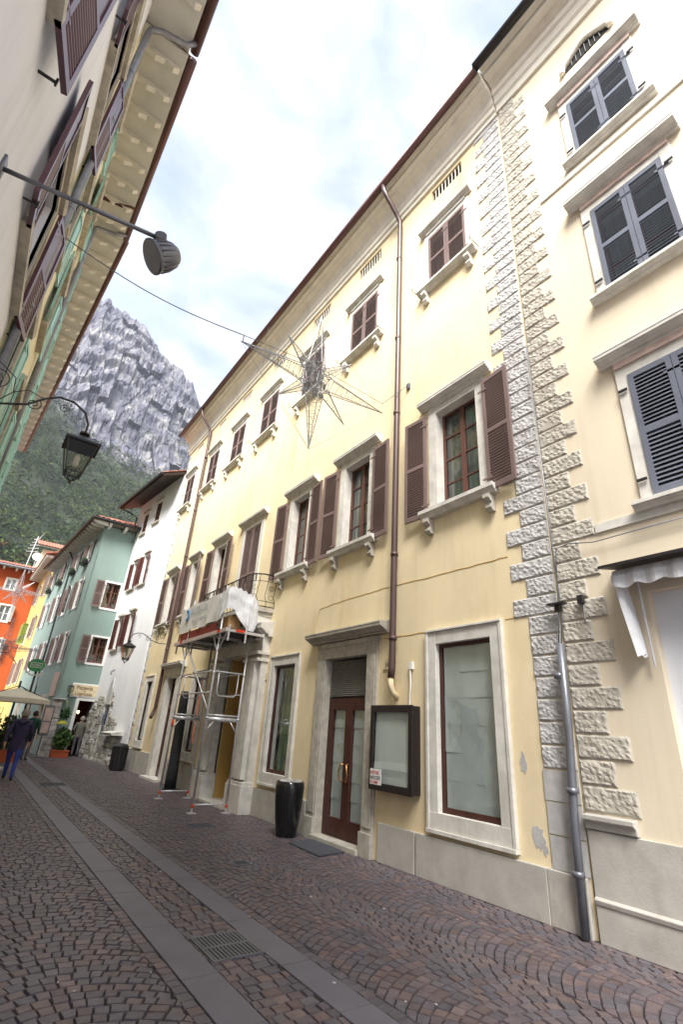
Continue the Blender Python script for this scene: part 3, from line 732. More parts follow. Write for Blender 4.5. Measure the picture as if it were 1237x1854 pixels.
def patch(mb, fr, u, z, ru, rz, seed):
    r = random.Random(seed); poly = [(u+ru*math.cos(a)*r.uniform(.5, 1.1), z+rz*math.sin(a)*r.uniform(.5, 1.1)) for a in [2*math.pi*k/18 for k in range(18)]]
    mb.wprism(fr, poly, -.004, .004)
def paper_sheets(fr, u0, u1, z0, z1, w, nu, nz, parent, seed):
    r = random.Random(seed); mb = MB()
    for i in range(nu):
        for j in range(nz):
            a = u0+(u1-u0)*i/nu-.01; b = u0+(u1-u0)*(i+1)/nu+.01; c = z0+(z1-z0)*j/nz-.01; d = z0+(z1-z0)*(j+1)/nz+.01
            s = [w-r.uniform(0, .014) for _ in range(5)]
            mb.add([fr.P(max(a, u0), s[0], c), fr.P(min(b, u1), s[1], c), fr.P(min(b, u1), s[2], d), fr.P(max(a, u0), s[3], d), fr.P((a+b)/2, s[4]-.004, (c+d)/2)], [(0, 1, 4), (1, 2, 4), (2, 3, 4), (3, 0, 4)])
    return build(mb, 'paper_lining', 'paper', parent)
palazzo()

#@@ RIGHT BUILDING
def right_building():
    t = thing('beige_house', 'beige corner house with blue grey shutters and picked stone corner blocks', 'building', (5.3, 3.15, 0))
    ws = [(4.02, 5.66), (7.02, 8.62), (9.9, 11.3)]
    cols = [(.96, 1.9), (-1.6, -.66)]
    holes = [(a, b, z0, z1, .2) for z0, z1 in ws for a, b in cols]+[(.5, 2.17, 0, 3.08, .12)]
    mb = MB(); wall_mesh(mb, FM, -3, 3.14, 0, 14.05, holes); shell(mb, FM, -3, 3.14, 0, 14.05, 9); build(mb, 'wall', 'beige', t)
    mb = MB(); mb.add([FM.P(-3, .56, 14.1), FM.P(3.14, .56, 14.1), FM.P(3.14, -5, 15.8), FM.P(-3, -5, 15.8)], [(0, 1, 2, 3)]); build(mb, 'roof', 'tile', t)
    mb = MB(); mb.prism(FM, [(0, 13.08), (.05, 13.08), (.06, 13.25), (.1, 13.3), (.1, 13.5), (.14, 13.55), (.15, 13.75), (.25, 13.86), (.38, 13.9), (.4, 13.98), (.5, 14.02), (.52, 14.1), (0, 14.2)], -3, 3.13)
    build(mb, 'cornice', 'cornice', t)
    mb = MB(); mb.tube([FM.P(-3, .62, 13.97), FM.P(3.15, .62, 13.97)], .09, 12); build(mb, 'gutter', 'iron', t, smooth=True)
    mb = MB(); k = 0; z = 1.03
    while z < 12.95:
        h = .232; e = 2.59 if k % 2 == 0 else 2.775
        rustic_block(mb, FM, e+rnd.uniform(-.012, .012), 3.125, z+.006, z+h-.006, .022, .011, k+200); z += h; k += 1
    build(mb, 'quoins', 'rustic2', t)
    mb = MB(); mb.box(FM, 2.19, 3.12, -.02, .04, 0, .3); mb.box(FM, 2.19, 3.12, -.02, .03, .31, .88); mb.prism(FM, [(0, .29), (.05, .29), (.06, .33), (.03, .35), (0, .35)], 2.19, 3.12)
    mb.prism(FM, [(0, .885), (.05, .89), (.06, .94), (.1, .97), (.1, 1.01), (0, 1.02)], 2.63, 3.12)
    mb.box(FM, -3, .48, -.02, .035, 0, .88)
    build_each(mb, 'plinth', 'plinth', t, bevel=.006)
    mb = MB(); mb.box(FM, -3, 2.57, 0, .025, 3.83, 3.93); mb.box(FM, -3, 2.57, 0, .03, 9.62, 9.72); build_each(mb, 'string_course', 'stone', t)
    # walled shop opening
    mb = MB(); mb.box(FM, .5, 2.17, -.14, -.1, 0, 3.08); mb.box(FM, 1.0, 1.02, -.1, -.092, .2, 2.6); mb.box(FM, 1.02, 1.8, -.1, -.093, 2.58, 2.6); mb.box(FM, 1.8, 1.82, -.1, -.092, .2, 2.6)
    build(mb, 'shopfront_panel', 'greyp', t)
    for (z0, z1), hz, hw in zip(ws, (5.93, 8.93, 11.72), (.19, .2, .17)):
        for a, b in cols:
            mb = surround(FM, a, b, z0, z1, .13, 0, .03)
            mb.mi = 1; mb.box(FM, a-.12, b+.12, 0, .06, z1+.13, z1+.24)
            mb.mi = 0; mb.prism(FM, hood_prof(hw, z1+.22, .15), a-.28, b+.28)
            mb.prism(FM, sill_prof(.14, z0-.1, .1), a-.2, b+.2)
            win = build(mb, 'window', ['stone', 'rosy'], t, bevel=.003)
            uc = (a+b)/2
            closed_leaf(FM, a+.004, uc-.003, z0+.01, z1-z0-.02, 'shutgrey', win, w=0, pitch=.05, th=.045); closed_leaf(FM, uc+.003, b-.004, z0+.01, z1-z0-.02, 'shutgrey', win, w=0, pitch=.05, th=.045)
            sash(FM, a, b, z0, z1, -.15, win, rows=3)
            mb = MB()
            for u in (a-.07, b+.07):
                for z in (z0+.25, z1-.2): mb.box(FM, u-.05, u+.05, .045, .065, z-.014, z+.014)
            build_each(mb, 'hinge', 'iron', win)
    # mixtilinear attic opening: curved frame round a flat dark sheet painted as a shaded recess
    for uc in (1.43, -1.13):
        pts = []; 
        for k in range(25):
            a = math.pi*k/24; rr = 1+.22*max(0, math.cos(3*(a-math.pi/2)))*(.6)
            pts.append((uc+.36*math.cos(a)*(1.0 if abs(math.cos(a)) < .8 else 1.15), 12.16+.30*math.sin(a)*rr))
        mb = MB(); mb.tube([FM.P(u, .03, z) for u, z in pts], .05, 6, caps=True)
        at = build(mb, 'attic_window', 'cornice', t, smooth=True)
        mb = MB(); mb.wprism(FM, [(u*.96+uc*.04, z-.015) for u, z in pts], .0, .006); build(mb, 'vent_shade_sheet', 'dark', at)
        mb = MB()
        for k in range(1, 8):
            u = uc-.32+k*.08; mb.tube([FM.P(u, .02, 12.16), FM.P(u, .02, 12.16+.28*math.sqrt(max(0.01, 1-((u-uc)/.36)**2)))], .007, 5)
        build(mb, 'bars', 'iron', at)
    # corner downpipe, bracket and fittings
    mb = MB(); mb.tube([FM.P(3.12, .1, 2.64), FM.P(3.14, .1, 1.8), FM.P(3.2, .1, .9), FM.P(3.22, .1, .02)], .041, 12)
    for z in (2.3, 1.2, .5): mb.tube([FM.P(3.14+(.08 if z < 1 else .04), .1, z-.025), FM.P(3.14+(.08 if z < 1 else .04), .1, z+.025)], .058, 12)
    mb.tube([FM.P(3.12, .08, 2.64), FM.P(3.08, .06, 3.0), FM.P(3.1, .05, 3.7), FM.P(3.12, .05, 7.0)], .008, 5)
    mb.tube([FM.P(3.15, .08, 2.64), FM.P(3.12, .07, 2.9), FM.P(3.05, .07, 3.75), FM.P(2.9, .06, 3.78), FM.P(2.6, .05, 3.72), FM.P(1.2, .05, 3.74)], .007, 5)
    build(mb, 'downpipe', 'pipegrey', t, smooth=True)
    mb = MB(); mb.box(FM, 3.0, 3.2, .06, .16, 3.07, 3.09); mb.box(FM, 3.07, 3.13, .05, .12, 3.0, 3.07); mb.tube([FM.P(2.82, .05, 3.05), FM.P(2.8, .1, 2.85)], .01, 5); mb.box(FM, 2.8, 2.86, .04, .1, 3.05, 3.14)
    build_each(mb, 'cable_box', 'iron', t)
    # small awning
    mb = MB(); mb.prism(FM, [(0, 3.4), (0, 3.36), (.42, 3.27), (.42, 3.3)], .4, 2.42)
    aw = build(mb, 'awning', 'signframe', t)
    mb = MB(); n = 60; vs = []
    for k in range(n+1):
        u = .42+(2.36-.42)*k/n; zb = 3.11-.04*abs(math.sin(k*.42)); w = .30+.015*math.sin(k*1.1)
        vs += [FM.P(u, w-.05, 3.27), FM.P(u, w, 3.2), FM.P(u, w+.004, zb)]
    mb.add(vs, [(3*i+j, 3*i+3+j, 3*i+4+j, 3*i+1+j) for i in range(n) for j in range(2)])
    vs = []
    for k in range(9):
        w = .26-k*.028; vs += [FM.P(2.36-.03*(k % 2), w, 3.22), FM.P(2.34-.05*(k % 2), w*.9, 2.9), FM.P(2.29-.04*(k % 2), w*.7, 2.42+.02*(k % 3))]
    mb.add(vs, [(3*i+j, 3*i+3+j, 3*i+4+j, 3*i+1+j) for i in range(8) for j in range(2)])
    build(mb, 'valance', 'cloth', aw, smooth=False)
    mb = MB(); mb.tube([FM.P(2.2, .1, 3.2), FM.P(2.2, .07, 2.34)], .012, 6); build(mb, 'awning_arm', 'steel', aw)
M['rosy'] = mat('rosy marble', (.60, .47, .41), .7, .18, 9, .2, 50)
right_building()

#@@ WHITE HOUSE
FW, LW = frame2(5.25, 20.62, 4.72, 25.9, 1)
def white_house():
    t = thing('white_house', 'narrow white rendered house with dark red shutters and deep dark eaves', 'building', (5.25, 20.62, 0))
    wins = [(2.08, 2.72, 10.27, 11.33), (3.66, 4.26, 10.07, 11.15), (2.1, 2.72, 7.22, 8.6), (3.42, 4.0, 7.2, 8.5), (2.2, 2.85, 4.5, 5.9), (3.62, 4.2, 4.45, 5.8)]
    mb = MB(); wall_mesh(mb, FW, 0, LW, 0, 12.1, [w+(.22,) for w in wins]+[(2.75, 3.35, 0, 2.1, .3)]); shell(mb, FW, 0, LW, 0, 12.1, 7); build(mb, 'wall', 'white', t)
    mb = MB()
    mb.prism(FW, [(.95, 11.55), (.95, 11.68), (-.2, 12.25), (-5, 14.6), (-5, 14.45), (-.2, 12.1)], -.02, LW+.2)
    rf = build(mb, 'roof', 'darkwood', t)
    mb = MB(); mb.prism(FW, [(1.0, 11.69), (.98, 11.74), (-5, 14.72), (-5, 14.64)], -.06, LW+.25); build(mb, 'roof_tiles', 'tile', rf)
    mb = MB(); mb.tube([FW.P(-.05, 1.03, 11.64), FW.P(LW+.25, 1.03, 11.64)], .06, 8); mb.tube([FW.P(LW+.1, 1.0, 11.6), FW.P(LW+.05, .5, 11.5), FW.P(LW+.02, .08, 11.35), FW.P(LW-.02, .07, .2)], .035, 8); build(mb, 'gutter', 'iron', rf)
    for i, (a, b, z0, z1) in enumerate(wins):
        mb = surround(FW, a, b, z0, z1, .05, 0, .012)
        mb.mi = 1; mb.box(FW, a-.1, b+.1, 0, .1, z1+.12, z1+.2); mb.box(FW, a-.08, b+.08, 0, .1, z0-.08, z0); mb.mi = 0
        win = build(mb, 'window', ['whitepaint', 'stone2'], t)
        if i < 2:
            uc = (a+b)/2
            closed_leaf(FW, a+.01, uc, z0+.01, z1-z0-.02, 'shutred', win, w=-.05, pitch=.07); closed_leaf(FW, uc+.003, b-.01, z0+.01, z1-z0-.02, 'shutred', win, w=-.05, pitch=.07)
        else:
            open_leaf(FW, b+.03, 1, (b-a)/2, z1-z0, z0, 'shutred', win, ang=12, pitch=.07, w=.03); open_leaf(FW, a-.03, -1, (b-a)/2, z1-z0, z0, 'shutred', win, ang=24, pitch=.07, w=.03)
        sash(FW, a, b, z0, z1, -.15, win, rows=3)
    # rubble stone base around an old doorway
    r = random.Random(4); mb = MB(); cols = []
    z = 0
    def stone(u0, u1, w0, w1, z0, z1):
        n0 = len(mb.f); j = lambda: r.uniform(-.02, .02)
        mb.add([FW.P(u+j(), w+j(), zz+j()) for zz in (z0, z1) for (u, w) in ((u0, w0), (u1, w0), (u1, w1), (u0, w1))], [(0, 3, 2, 1), (4, 5, 6, 7), (0, 1, 5, 4), (1, 2, 6, 5), (2, 3, 7, 6), (3, 0, 4, 7)])
        s = r.uniform(.6, 1.25); cols.extend([(.46*s, .44*s, .42*s*r.uniform(.9, 1.05), 1)]*(len(mb.f)-n0))
    while z < 2.7:
        h = r.uniform(.13, .24)
        for (ua, ub) in ((.9, 2.72), (3.38, 5.3)):
            u = ua
            while u < ub-.05:
                l = min(r.uniform(.2, .45), ub-u)
                lim = (1.0+.7*max(0, min(1, (u-.9)/1.2))) if ua < 2 else 2.3
                if ua < 2 and u > 2.3: lim = 2.6
                if z < lim+r.uniform(-.15, .15): stone(u, u+l-.02, -.05, (.22 if (ua < 2 and z < .9) else .06)+r.uniform(-.02, .03)-z*.02, z, z+h-.015)
                u += l
        z += h
    build(mb, 'rubble_base', 'rubble', t, cols=cols, bevel=.015)
    mb = MB(); mb.wprism(FW, [(2.75, 2.12), (3.35, 2.12), (3.3, 2.7), (3.1, 3.1), (2.95, 3.2), (2.8, 2.8)], -.02, .04); build(mb, 'stone_arch', 'rustic', t, bevel=.01)
    mb = MB(); mb.box(FW, 2.75, 3.35, -.29, -.26, 0, 2.1); d = build(mb, 'door', 'darkwood', t)
    mb = MB(); mb.box(FW, 2.82, 3.22, .0, .04, 1.35, 1.75); n_ = build(mb, 'blue_notice', 'bluepaint', t)
    for k in range(4):
        pass
    mb = MB(); mb.tube([FW.P(2.68, .14, .05), FW.P(2.68, .14, 1.9)], .035, 8); mb.tube([FW.P(3.02, .06, 3.5), FW.P(2.98, .2, 3.42), FW.P(2.9, .22, 3.3)], .03, 6); build(mb, 'pipe', 'pipegrey', t)
    mb = MB(); mb.prism(FW, [(.42, 1.02), (.46, 1.1), (.1, 1.16), (0, 1.16), (0, 1.02)], .5, 1.7); build(mb, 'ledge', 'stone', t)
M['bluepaint'] = mat('blue enamel', (.02, .05, .16), .4, .05)
white_house()

#@@ GREEN HOUSE
FGS = Fr(3.2, 25.55, 1, .03, 0.0, -1)        # south face, u to the right
FGW, LG = frame2(3.2, 25.5, 2.42, 37.3, 1)   # west face along the street
def tiles(mb, pts0, pts1, n, rows, amp=.05):
    """corrugated tile field between an eave edge and a ridge edge"""
    (a0, a1), (b0, b1) = pts0, pts1; base = len(mb.v); nu = n*4
    for j in range(rows+1):
        t = j/rows
        L0 = [a0[k]+(b0[k]-a0[k])*t for k in range(3)]; L1 = [a1[k]+(b1[k]-a1[k])*t for k in range(3)]
        for i in range(nu+1):
            s = i/nu; mb.v.append((L0[0]+(L1[0]-L0[0])*s, L0[1]+(L1[1]-L0[1])*s, L0[2]+(L1[2]-L0[2])*s+amp*abs(math.sin(math.pi*s*n))+.02*(j % 2)))
    for j in range(rows):
        for i in range(nu):
            k = base+j*(nu+1)+i; mb.f.append((k, k+1, k+nu+2, k+nu+1)); mb.m.append(mb.mi)
def green_house():
    t = thing('green_house', 'sea green rendered house with brown shutters, flower boxes and the pizzeria doorway', 'building', (3.2, 25.5, 0))
    south = [(.78, 1.46, 6.37, 7.6), (.8, 1.48, 3.85, 5.0)]
    west = [(1.35, 2.1, 6.45, 7.85), (3.9, 4.6, 6.45, 7.85), (6.6, 7.3, 6.45, 7.85), (9.6, 10.3, 6.45, 7.85),
            (1.2, 1.9, 3.9, 5.2), (3.3, 4.0, 3.9, 5.2), (6.4, 7.1, 3.9, 5.2), (9.4, 10.1, 3.9, 5.2),
            (1.4, 2.1, 8.85, 9.85), (4.0, 4.7, 8.85, 9.85), (7.2, 7.9, 8.85, 9.85), (10.2, 10.9, 8.85, 9.85)]
    gd = [(2.0, 3.2, 0, 2.3), (5.2, 6.4, 0, 2.3), (8.6, 9.8, 0, 2.3)]
    mb = MB(); wall_mesh(mb, FGS, 0, 6, 0, 10.35, [w+(.2,) for w in south]+[(.93, 1.58, 0, 2.24, .35)])
    wall_mesh(mb, FGW, 0, LG, 0, 10.35, [w+(.2,) for w in west]+[g+(.3,) for g in gd])
    mb.add([(9.2, 25.7, 0), (9.2, 37.5, 0), (9.2, 37.5, 10.35), (9.2, 25.7, 10.35)], [(0, 1, 2, 3)])
    mb.add([(2.42, 37.3, 0), (9.2, 37.3, 0), (9.2, 37.3, 10.35), (2.42, 37.3, 10.35)], [(0, 1, 2, 3)])
    build(mb, 'wall', 'greenp', t)
    # roof: eaves board, tiles, gutters
    mb = MB(); e = [(2.62, 24.95, 10.38), (9.3, 25.15, 10.38), (9.3, 37.4, 10.38), (1.9, 37.4, 10.38)]
    mb.add(e, [(0, 1, 2, 3)]); mb.mi = 0
    rf = build(mb, 'roof', 'soffit2', t)
    mb = MB(); rg = [(6.0, 29.0, 12.1), (6.0, 34.5, 12.1)]
    tiles(mb, ((2.58, 24.9, 10.5), (9.3, 25.1, 10.5)), ((5.9, 29, 12.1), (6.1, 29, 12.1)), 26, 14)
    tiles(mb, ((1.85, 37.4, 10.5), (2.58, 24.9, 10.5)), ((5.9, 34.5, 12.1), (5.9, 29, 12.1)), 46, 14)
    build(mb, 'roof_tiles', 'tile', rf)
    mb = MB(); mb.tube([(2.55, 24.92, 10.44), (1.82, 37.4, 10.44)], .07, 8); mb.tube([(2.55, 24.9, 10.44), (9.3, 25.1, 10.44)], .05, 8)
    mb.tube([(2.3, 31.5, 10.4), (2.55, 31.3, 10.2), (2.78, 31.2, 9.8), (2.8, 31.2, 3.5), (2.83, 30.9, 2.9), (2.85, 30.9, .1)], .05, 8); build(mb, 'gutter', 'iron', rf)
    mb = MB()
    for k in range(24):
        s = k/24+.01; x = 2.6+(1.9-2.6)*s; y = 25+12.3*s
        mb.prism(Fr(x, y, 0, 1, 1, 0), [(.02, 10.37), (.7, 10.37), (.7, 10.2), (.15, 10.24), (.02, 10.3)], -.05, .05)
    for k in range(8):
        x = 3.4+k*.75; mb.prism(Fr(x, 25, 1, 0, 0, 1), [(.02, 10.37), (.6, 10.37), (.6, 10.18), (.15, 10.22), (.02, 10.3)], -.06, .06)
    build_each(mb, 'rafter', 'rafter', rf)
    def gwin(fr, a, b, z0, z1, sh='open', box=False):
        mb = surround(fr, a, b, z0, z1, .08, .09, .02); win = build(mb, 'window', 'whitepaint', t)
        W = (b-a)/2+.02
        if fr is FGS:
            open_leaf(fr, a-.09, -1, .36, z1-z0+.05, z0-.03, 'shutter', win, ang=8, pitch=.08)
        else:
            open_leaf(fr, b+.09, 1, W, z1-z0, z0, 'shutter', win, ang=8, pitch=.08); open_leaf(fr, a-.09, -1, W, z1-z0, z0, 'shutter', win, ang=rnd.choice((8, 8, 25)), pitch=.08)
        sash(fr, a, b, z0, z1, -.12, win, m='woodlight', rows=3, back='woodcurt' if fr is FGS else 'curtain')
        if box:
            mb = MB(); mb.box(fr, a-.05, b+.05, .05, .24, z0-.2, z0-.03); bx = build(mb, 'flower_box', 'plastic', win)
            mb = MB(); leaf_cloud(mb, fr.P((a+b)/2, .16, z0-.02), (.2, .45, .17), 160, .07, 5); leaf_cloud(mb, fr.P((a+b)/2, .2, z0-.22), (.15, .4, .12), 60, .06, 6)
            build(mb, 'flowers', 'leafdark', bx)
    for w in south: gwin(FGS, *w)
    for w in west[:8]: gwin(FGW, *w)
    for w in west[8:]: gwin(FGW, *w, box=True)
    # pizzeria doorway
    mb = surround(FGS, .93, 1.58, 0, 2.24, .13, 0, .03); dr = build(mb, 'doorway', 'whitepaint', t)
    mb = MB(); mb.box(FGS, .0, 2.2, -2.6, -2.5, 0, 2.6); mb.box(FGS, .2, .25, -2.5, -.35, 0, 2.6); mb.box(FGS, 2.2, 2.25, -2.5, -.35, 0, 2.6); mb.box(FGS, 0, 2.3, -2.5, -.35, 2.6, 2.65)
    build(mb, 'hall', 'reddark', dr)
    for (a, b, z0, z1) in gd:
        mb = surround(FGW, a, b, z0, z1, .15, 0, .03); d = build(mb, 'shop_opening', 'stone2', t)
        mb = MB(); mb.box(FGW, a, b, -.32, -.28, 0, 2.3); build(mb, 'door', 'darkwood', d)
    # stone buttress at the corner
    mb = MB(); cols = []; r = random.Random(9); z = 0
    while z < 2.2:
        h = r.uniform(.2, .3); k = .30-.02*z; n0 = len(mb.f)
        mb.box(WORLD, 3.2-.08+r.uniform(-.01, .01), 3.2+k+r.uniform(-.02, .02), 25.2+z*.03, 25.75, z, min(2.2, z+h)-.015); s = r.uniform(.8, 1.15); cols += [(.5*s, .47*s, .44*s, 1)]*(len(mb.f)-n0); z += h
    n0 = len(mb.f); mb.box(WORLD, 3.08, 3.58, 25.15, 25.72, 2.2, 2.26); cols += [(.5, .48, .46, 1)]*(len(mb.f)-n0)
    build(mb, 'buttress', 'rubble', t, cols=cols, bevel=.02)
def leaf_cloud(mb, c, rad, n, size, seed, up=0):
    r = random.Random(seed)
    for _ in range(n):
        while True:
            p = Vector((r.uniform(-1, 1), r.uniform(-1, 1), r.uniform(-1, 1)))
            if p.length < 1: break
        q = Vector(c)+Vector((p.x*rad[0], p.y*rad[1], p.z*rad[2]))
        a = Vector((r.gauss(0, 1), r.gauss(0, 1), r.gauss(0, 1)+up)).normalized()*size*r.uniform(.6, 1.3); b = a.cross(Vector((r.gauss(0, 1), r.gauss(0, 1), r.gauss(0, 1)))).normalized()*size*.35
        mb.add([q, q+a*.5+b, q+a, q+a*.5-b], [(0, 1, 2, 3)])
M['soffit2'] = mat('dark eaves boards', (.16, .14, .11), .85, .2, 5)
M['woodcurt'] = mat('brown inner drape', (.22, .08, .03), .8, .3, 9, stretch=(4, 4, .2))
M['reddark'] = mat('dark red hall wall', (.10, .02, .012), .8, .2, 3)
green_house()

#@@ FAR HOUSES
def far_houses():
    # yellow house between green and orange
    fr, L = frame2(2.42, 37.35, 2.2, 45.9, 1)
    t = thing('yellow_house', 'yellow house with pale rafters wedged between the sea green and orange houses', 'building', (2.42, 37.35, 0))
    wins = [(1.2, 1.9, 9.0, 10.5), (5.4, 6.1, 9.0, 10.4), (1.5, 2.2, 6.2, 7.6), (5.2, 5.9, 6.1, 7.5), (1.5, 2.2, 3.3, 4.8), (5.2, 5.9, 3.3, 4.8)]
    mb = MB(); wall_mesh(mb, fr, 0, L, 0, 11.5, [w+(.2,) for w in wins]); shell(mb, fr, 0, L, 0, 11.5, 8); build(mb, 'wall', 'yellow', t)
    mb = MB(); mb.prism(fr, [(.75, 11.45), (.75, 11.55), (-4, 13.2), (-4, 13.1)], -.1, L+.05); rf = build(mb, 'roof', 'tile', t)
    mb = MB()
    for k in range(18): u = .2+k*.48; mb.prism(fr, [(0, 11.44), (.7, 11.44), (.7, 11.3), (0, 11.22)], u-.06, u+.06)
    build_each(mb, 'rafter', 'rafter', rf)
    for i, (a, b, z0, z1) in enumerate(wins):
        mb = surround(fr, a, b, z0, z1, .08, .08, .02); win = build(mb, 'window', 'whitepaint', t)
        c = 'shutolive' if i in (3,) else 'shutter'
        open_leaf(fr, b+.09, 1, .4, z1-z0, z0, c, win, ang=60 if i == 3 else 10, pitch=.09); open_leaf(fr, a-.09, -1, .4, z1-z0, z0, c, win, ang=60 if i == 3 else 10, pitch=.09)
        sash(fr, a, b, z0, z1, -.12, win, rows=3)
    # orange house closing the street
    fr = Fr(2.4, 46, -1, 0, 0, -1)
    t = thing('orange_house', 'burnt orange house with white window frames closing off the street', 'building', (2.4, 46, 0))
    wins = [(1.7, 2.35, 10.35, 11.15), (1.5, 2.2, 7.9, 9.1), (1.4, 2.1, 5.3, 6.6), (4.4, 5.1, 10.35, 11.15), (4.4, 5.1, 7.9, 9.1), (4.4, 5.1, 5.3, 6.6), (1.5, 2.6, 0, 2.4), (4.5, 5.6, 0, 2.4)]
    mb = MB(); wall_mesh(mb, fr, 0, 10, 0, 12.05, [w+(.2,) for w in wins]); shell(mb, fr, 0, 10, 0, 12.05, 7); build(mb, 'wall', 'orange', t)
    mb = MB(); mb.prism(fr, [(.7, 12.0), (.7, 12.1), (-3.5, 13.2), (-3.5, 13.1)], -.4, 10); rf = build(mb, 'roof', 'soffit2', t)
    mb = MB(); tiles(mb, ((2.85, 45.25, 12.12), (-7.6, 45.25, 12.12)), ((2.85, 49.5, 13.25), (-7.6, 49.5, 13.25)), 44, 12, .07); build(mb, 'roof_tiles', 'tile', rf)
    mb = MB(); mb.tube([fr.P(-.4, .76, 12.02), fr.P(10, .76, 12.02)], .08, 8); build(mb, 'gutter', 'lampgrey', rf)
    mb = MB()
    for k in range(12): mb.box(fr, .2+k*.85, .34+k*.85, 0, .6, 11.8, 11.98)
    build_each(mb, 'rafter', 'rafter', rf)
    for i, (a, b, z0, z1) in enumerate(wins):
        if i > 5:
            mb = MB(); mb.box(fr, a, b, -.22, -.18, z0, z1); build(mb, 'door', 'darkwood', t); continue
        mb = surround(fr, a, b, z0, z1, .1, .1, .03); win = build(mb, 'window', 'stone', t)
        if z0 < 10: open_leaf(fr, b+.1, 1, .35, z1-z0, z0, 'greywood', win, ang=70, pitch=.1); open_leaf(fr, a-.1, -1, .35, z1-z0, z0, 'greywood', win, ang=60, pitch=.1)
        sash(fr, a, b, z0, z1, -.12, win, m='whitepaint', rows=2)
    # taller pale house behind
    t = thing('tower_house', 'tall pale house with a red tiled roof rising behind the yellow house', 'building', (1.8, 50, 0))
    fr = Fr(1.9, 50.2, 1, 0, 0, -1)
    mb = MB(); wall_mesh(mb, fr, 0, 7, 0, 15.2, [(.5, 1.2, 13.3, 14.4, .2)]); shell(mb, fr, 0, 7, 0, 15.2, 9); build(mb, 'wall', 'ivory', t)
    mb = MB(); mb.prism(fr, [(.6, 15.25), (.6, 15.35), (-4, 17.0), (-4, 16.9)], -.45, 7.3); rf = build(mb, 'roof', 'soffit2', t)
    mb = MB(); tiles(mb, ((1.4, 49.55, 15.38), (9.2, 49.55, 15.38)), ((1.4, 54.2, 17.05), (9.2, 54.2, 17.05)), 32, 12, .07); build(mb, 'roof_tiles', 'tile', rf)
    mb = surround(fr, .5, 1.2, 13.3, 14.4, .08, .08, .02); win = build(mb, 'window', 'whitepaint', t); sash(fr, .5, 1.2, 13.3, 14.4, -.12, win, rows=2)
    # roof antenna and dish on the orange roof
    t = thing('tv_antenna', 'thin silver television antenna with crossbars on the orange house roof', 'antenna', (.95, 47, 12.6))
    mb = MB(); mb.tube([(.95, 47, 12.5), (1.15, 47, 15.3)], .035, 6); build(mb, 'mast', 'steel', t)
    mb = MB()
    for k in range(5): z = 13.9+k*.28; x = 1.05+k*.02; mb.tube([(x-.42+.05*k, 47, z-.05), (x+.42-.05*k, 47, z+.12)], .018, 5)
    mb.tube([(1.1, 47, 14.8), (1.5, 46.8, 15.6)], .02, 5); build(mb, 'crossbars', 'steel', t)
    t = thing('satellite_dish', 'small white satellite dish on the orange house roof by the antenna', 'satellite dish', (1.5, 47.2, 12.7))
    mb = MB(); mb.tube([(1.5, 47.2, 12.5), (1.5, 47.2, 13.5)], .03, 6); build(mb, 'mast', 'steel', t)
    mb = MB(); n = 16; vs = [(1.5, 47.16, 13.6)]; fs = []
    for k in range(n): a = 2*math.pi*k/n; vs.append((1.5+.34*math.cos(a), 47.0, 13.6+.34*math.sin(a)))
    fs = [(0, 1+k, 1+(k+1) % n) for k in range(n)]; mb.add(vs, fs); build(mb, 'dish', 'whitepaint', t, smooth=True)
M['greywood'] = mat('weathered grey shutter', (.30, .29, .27), .8, .2, 8)
far_houses()

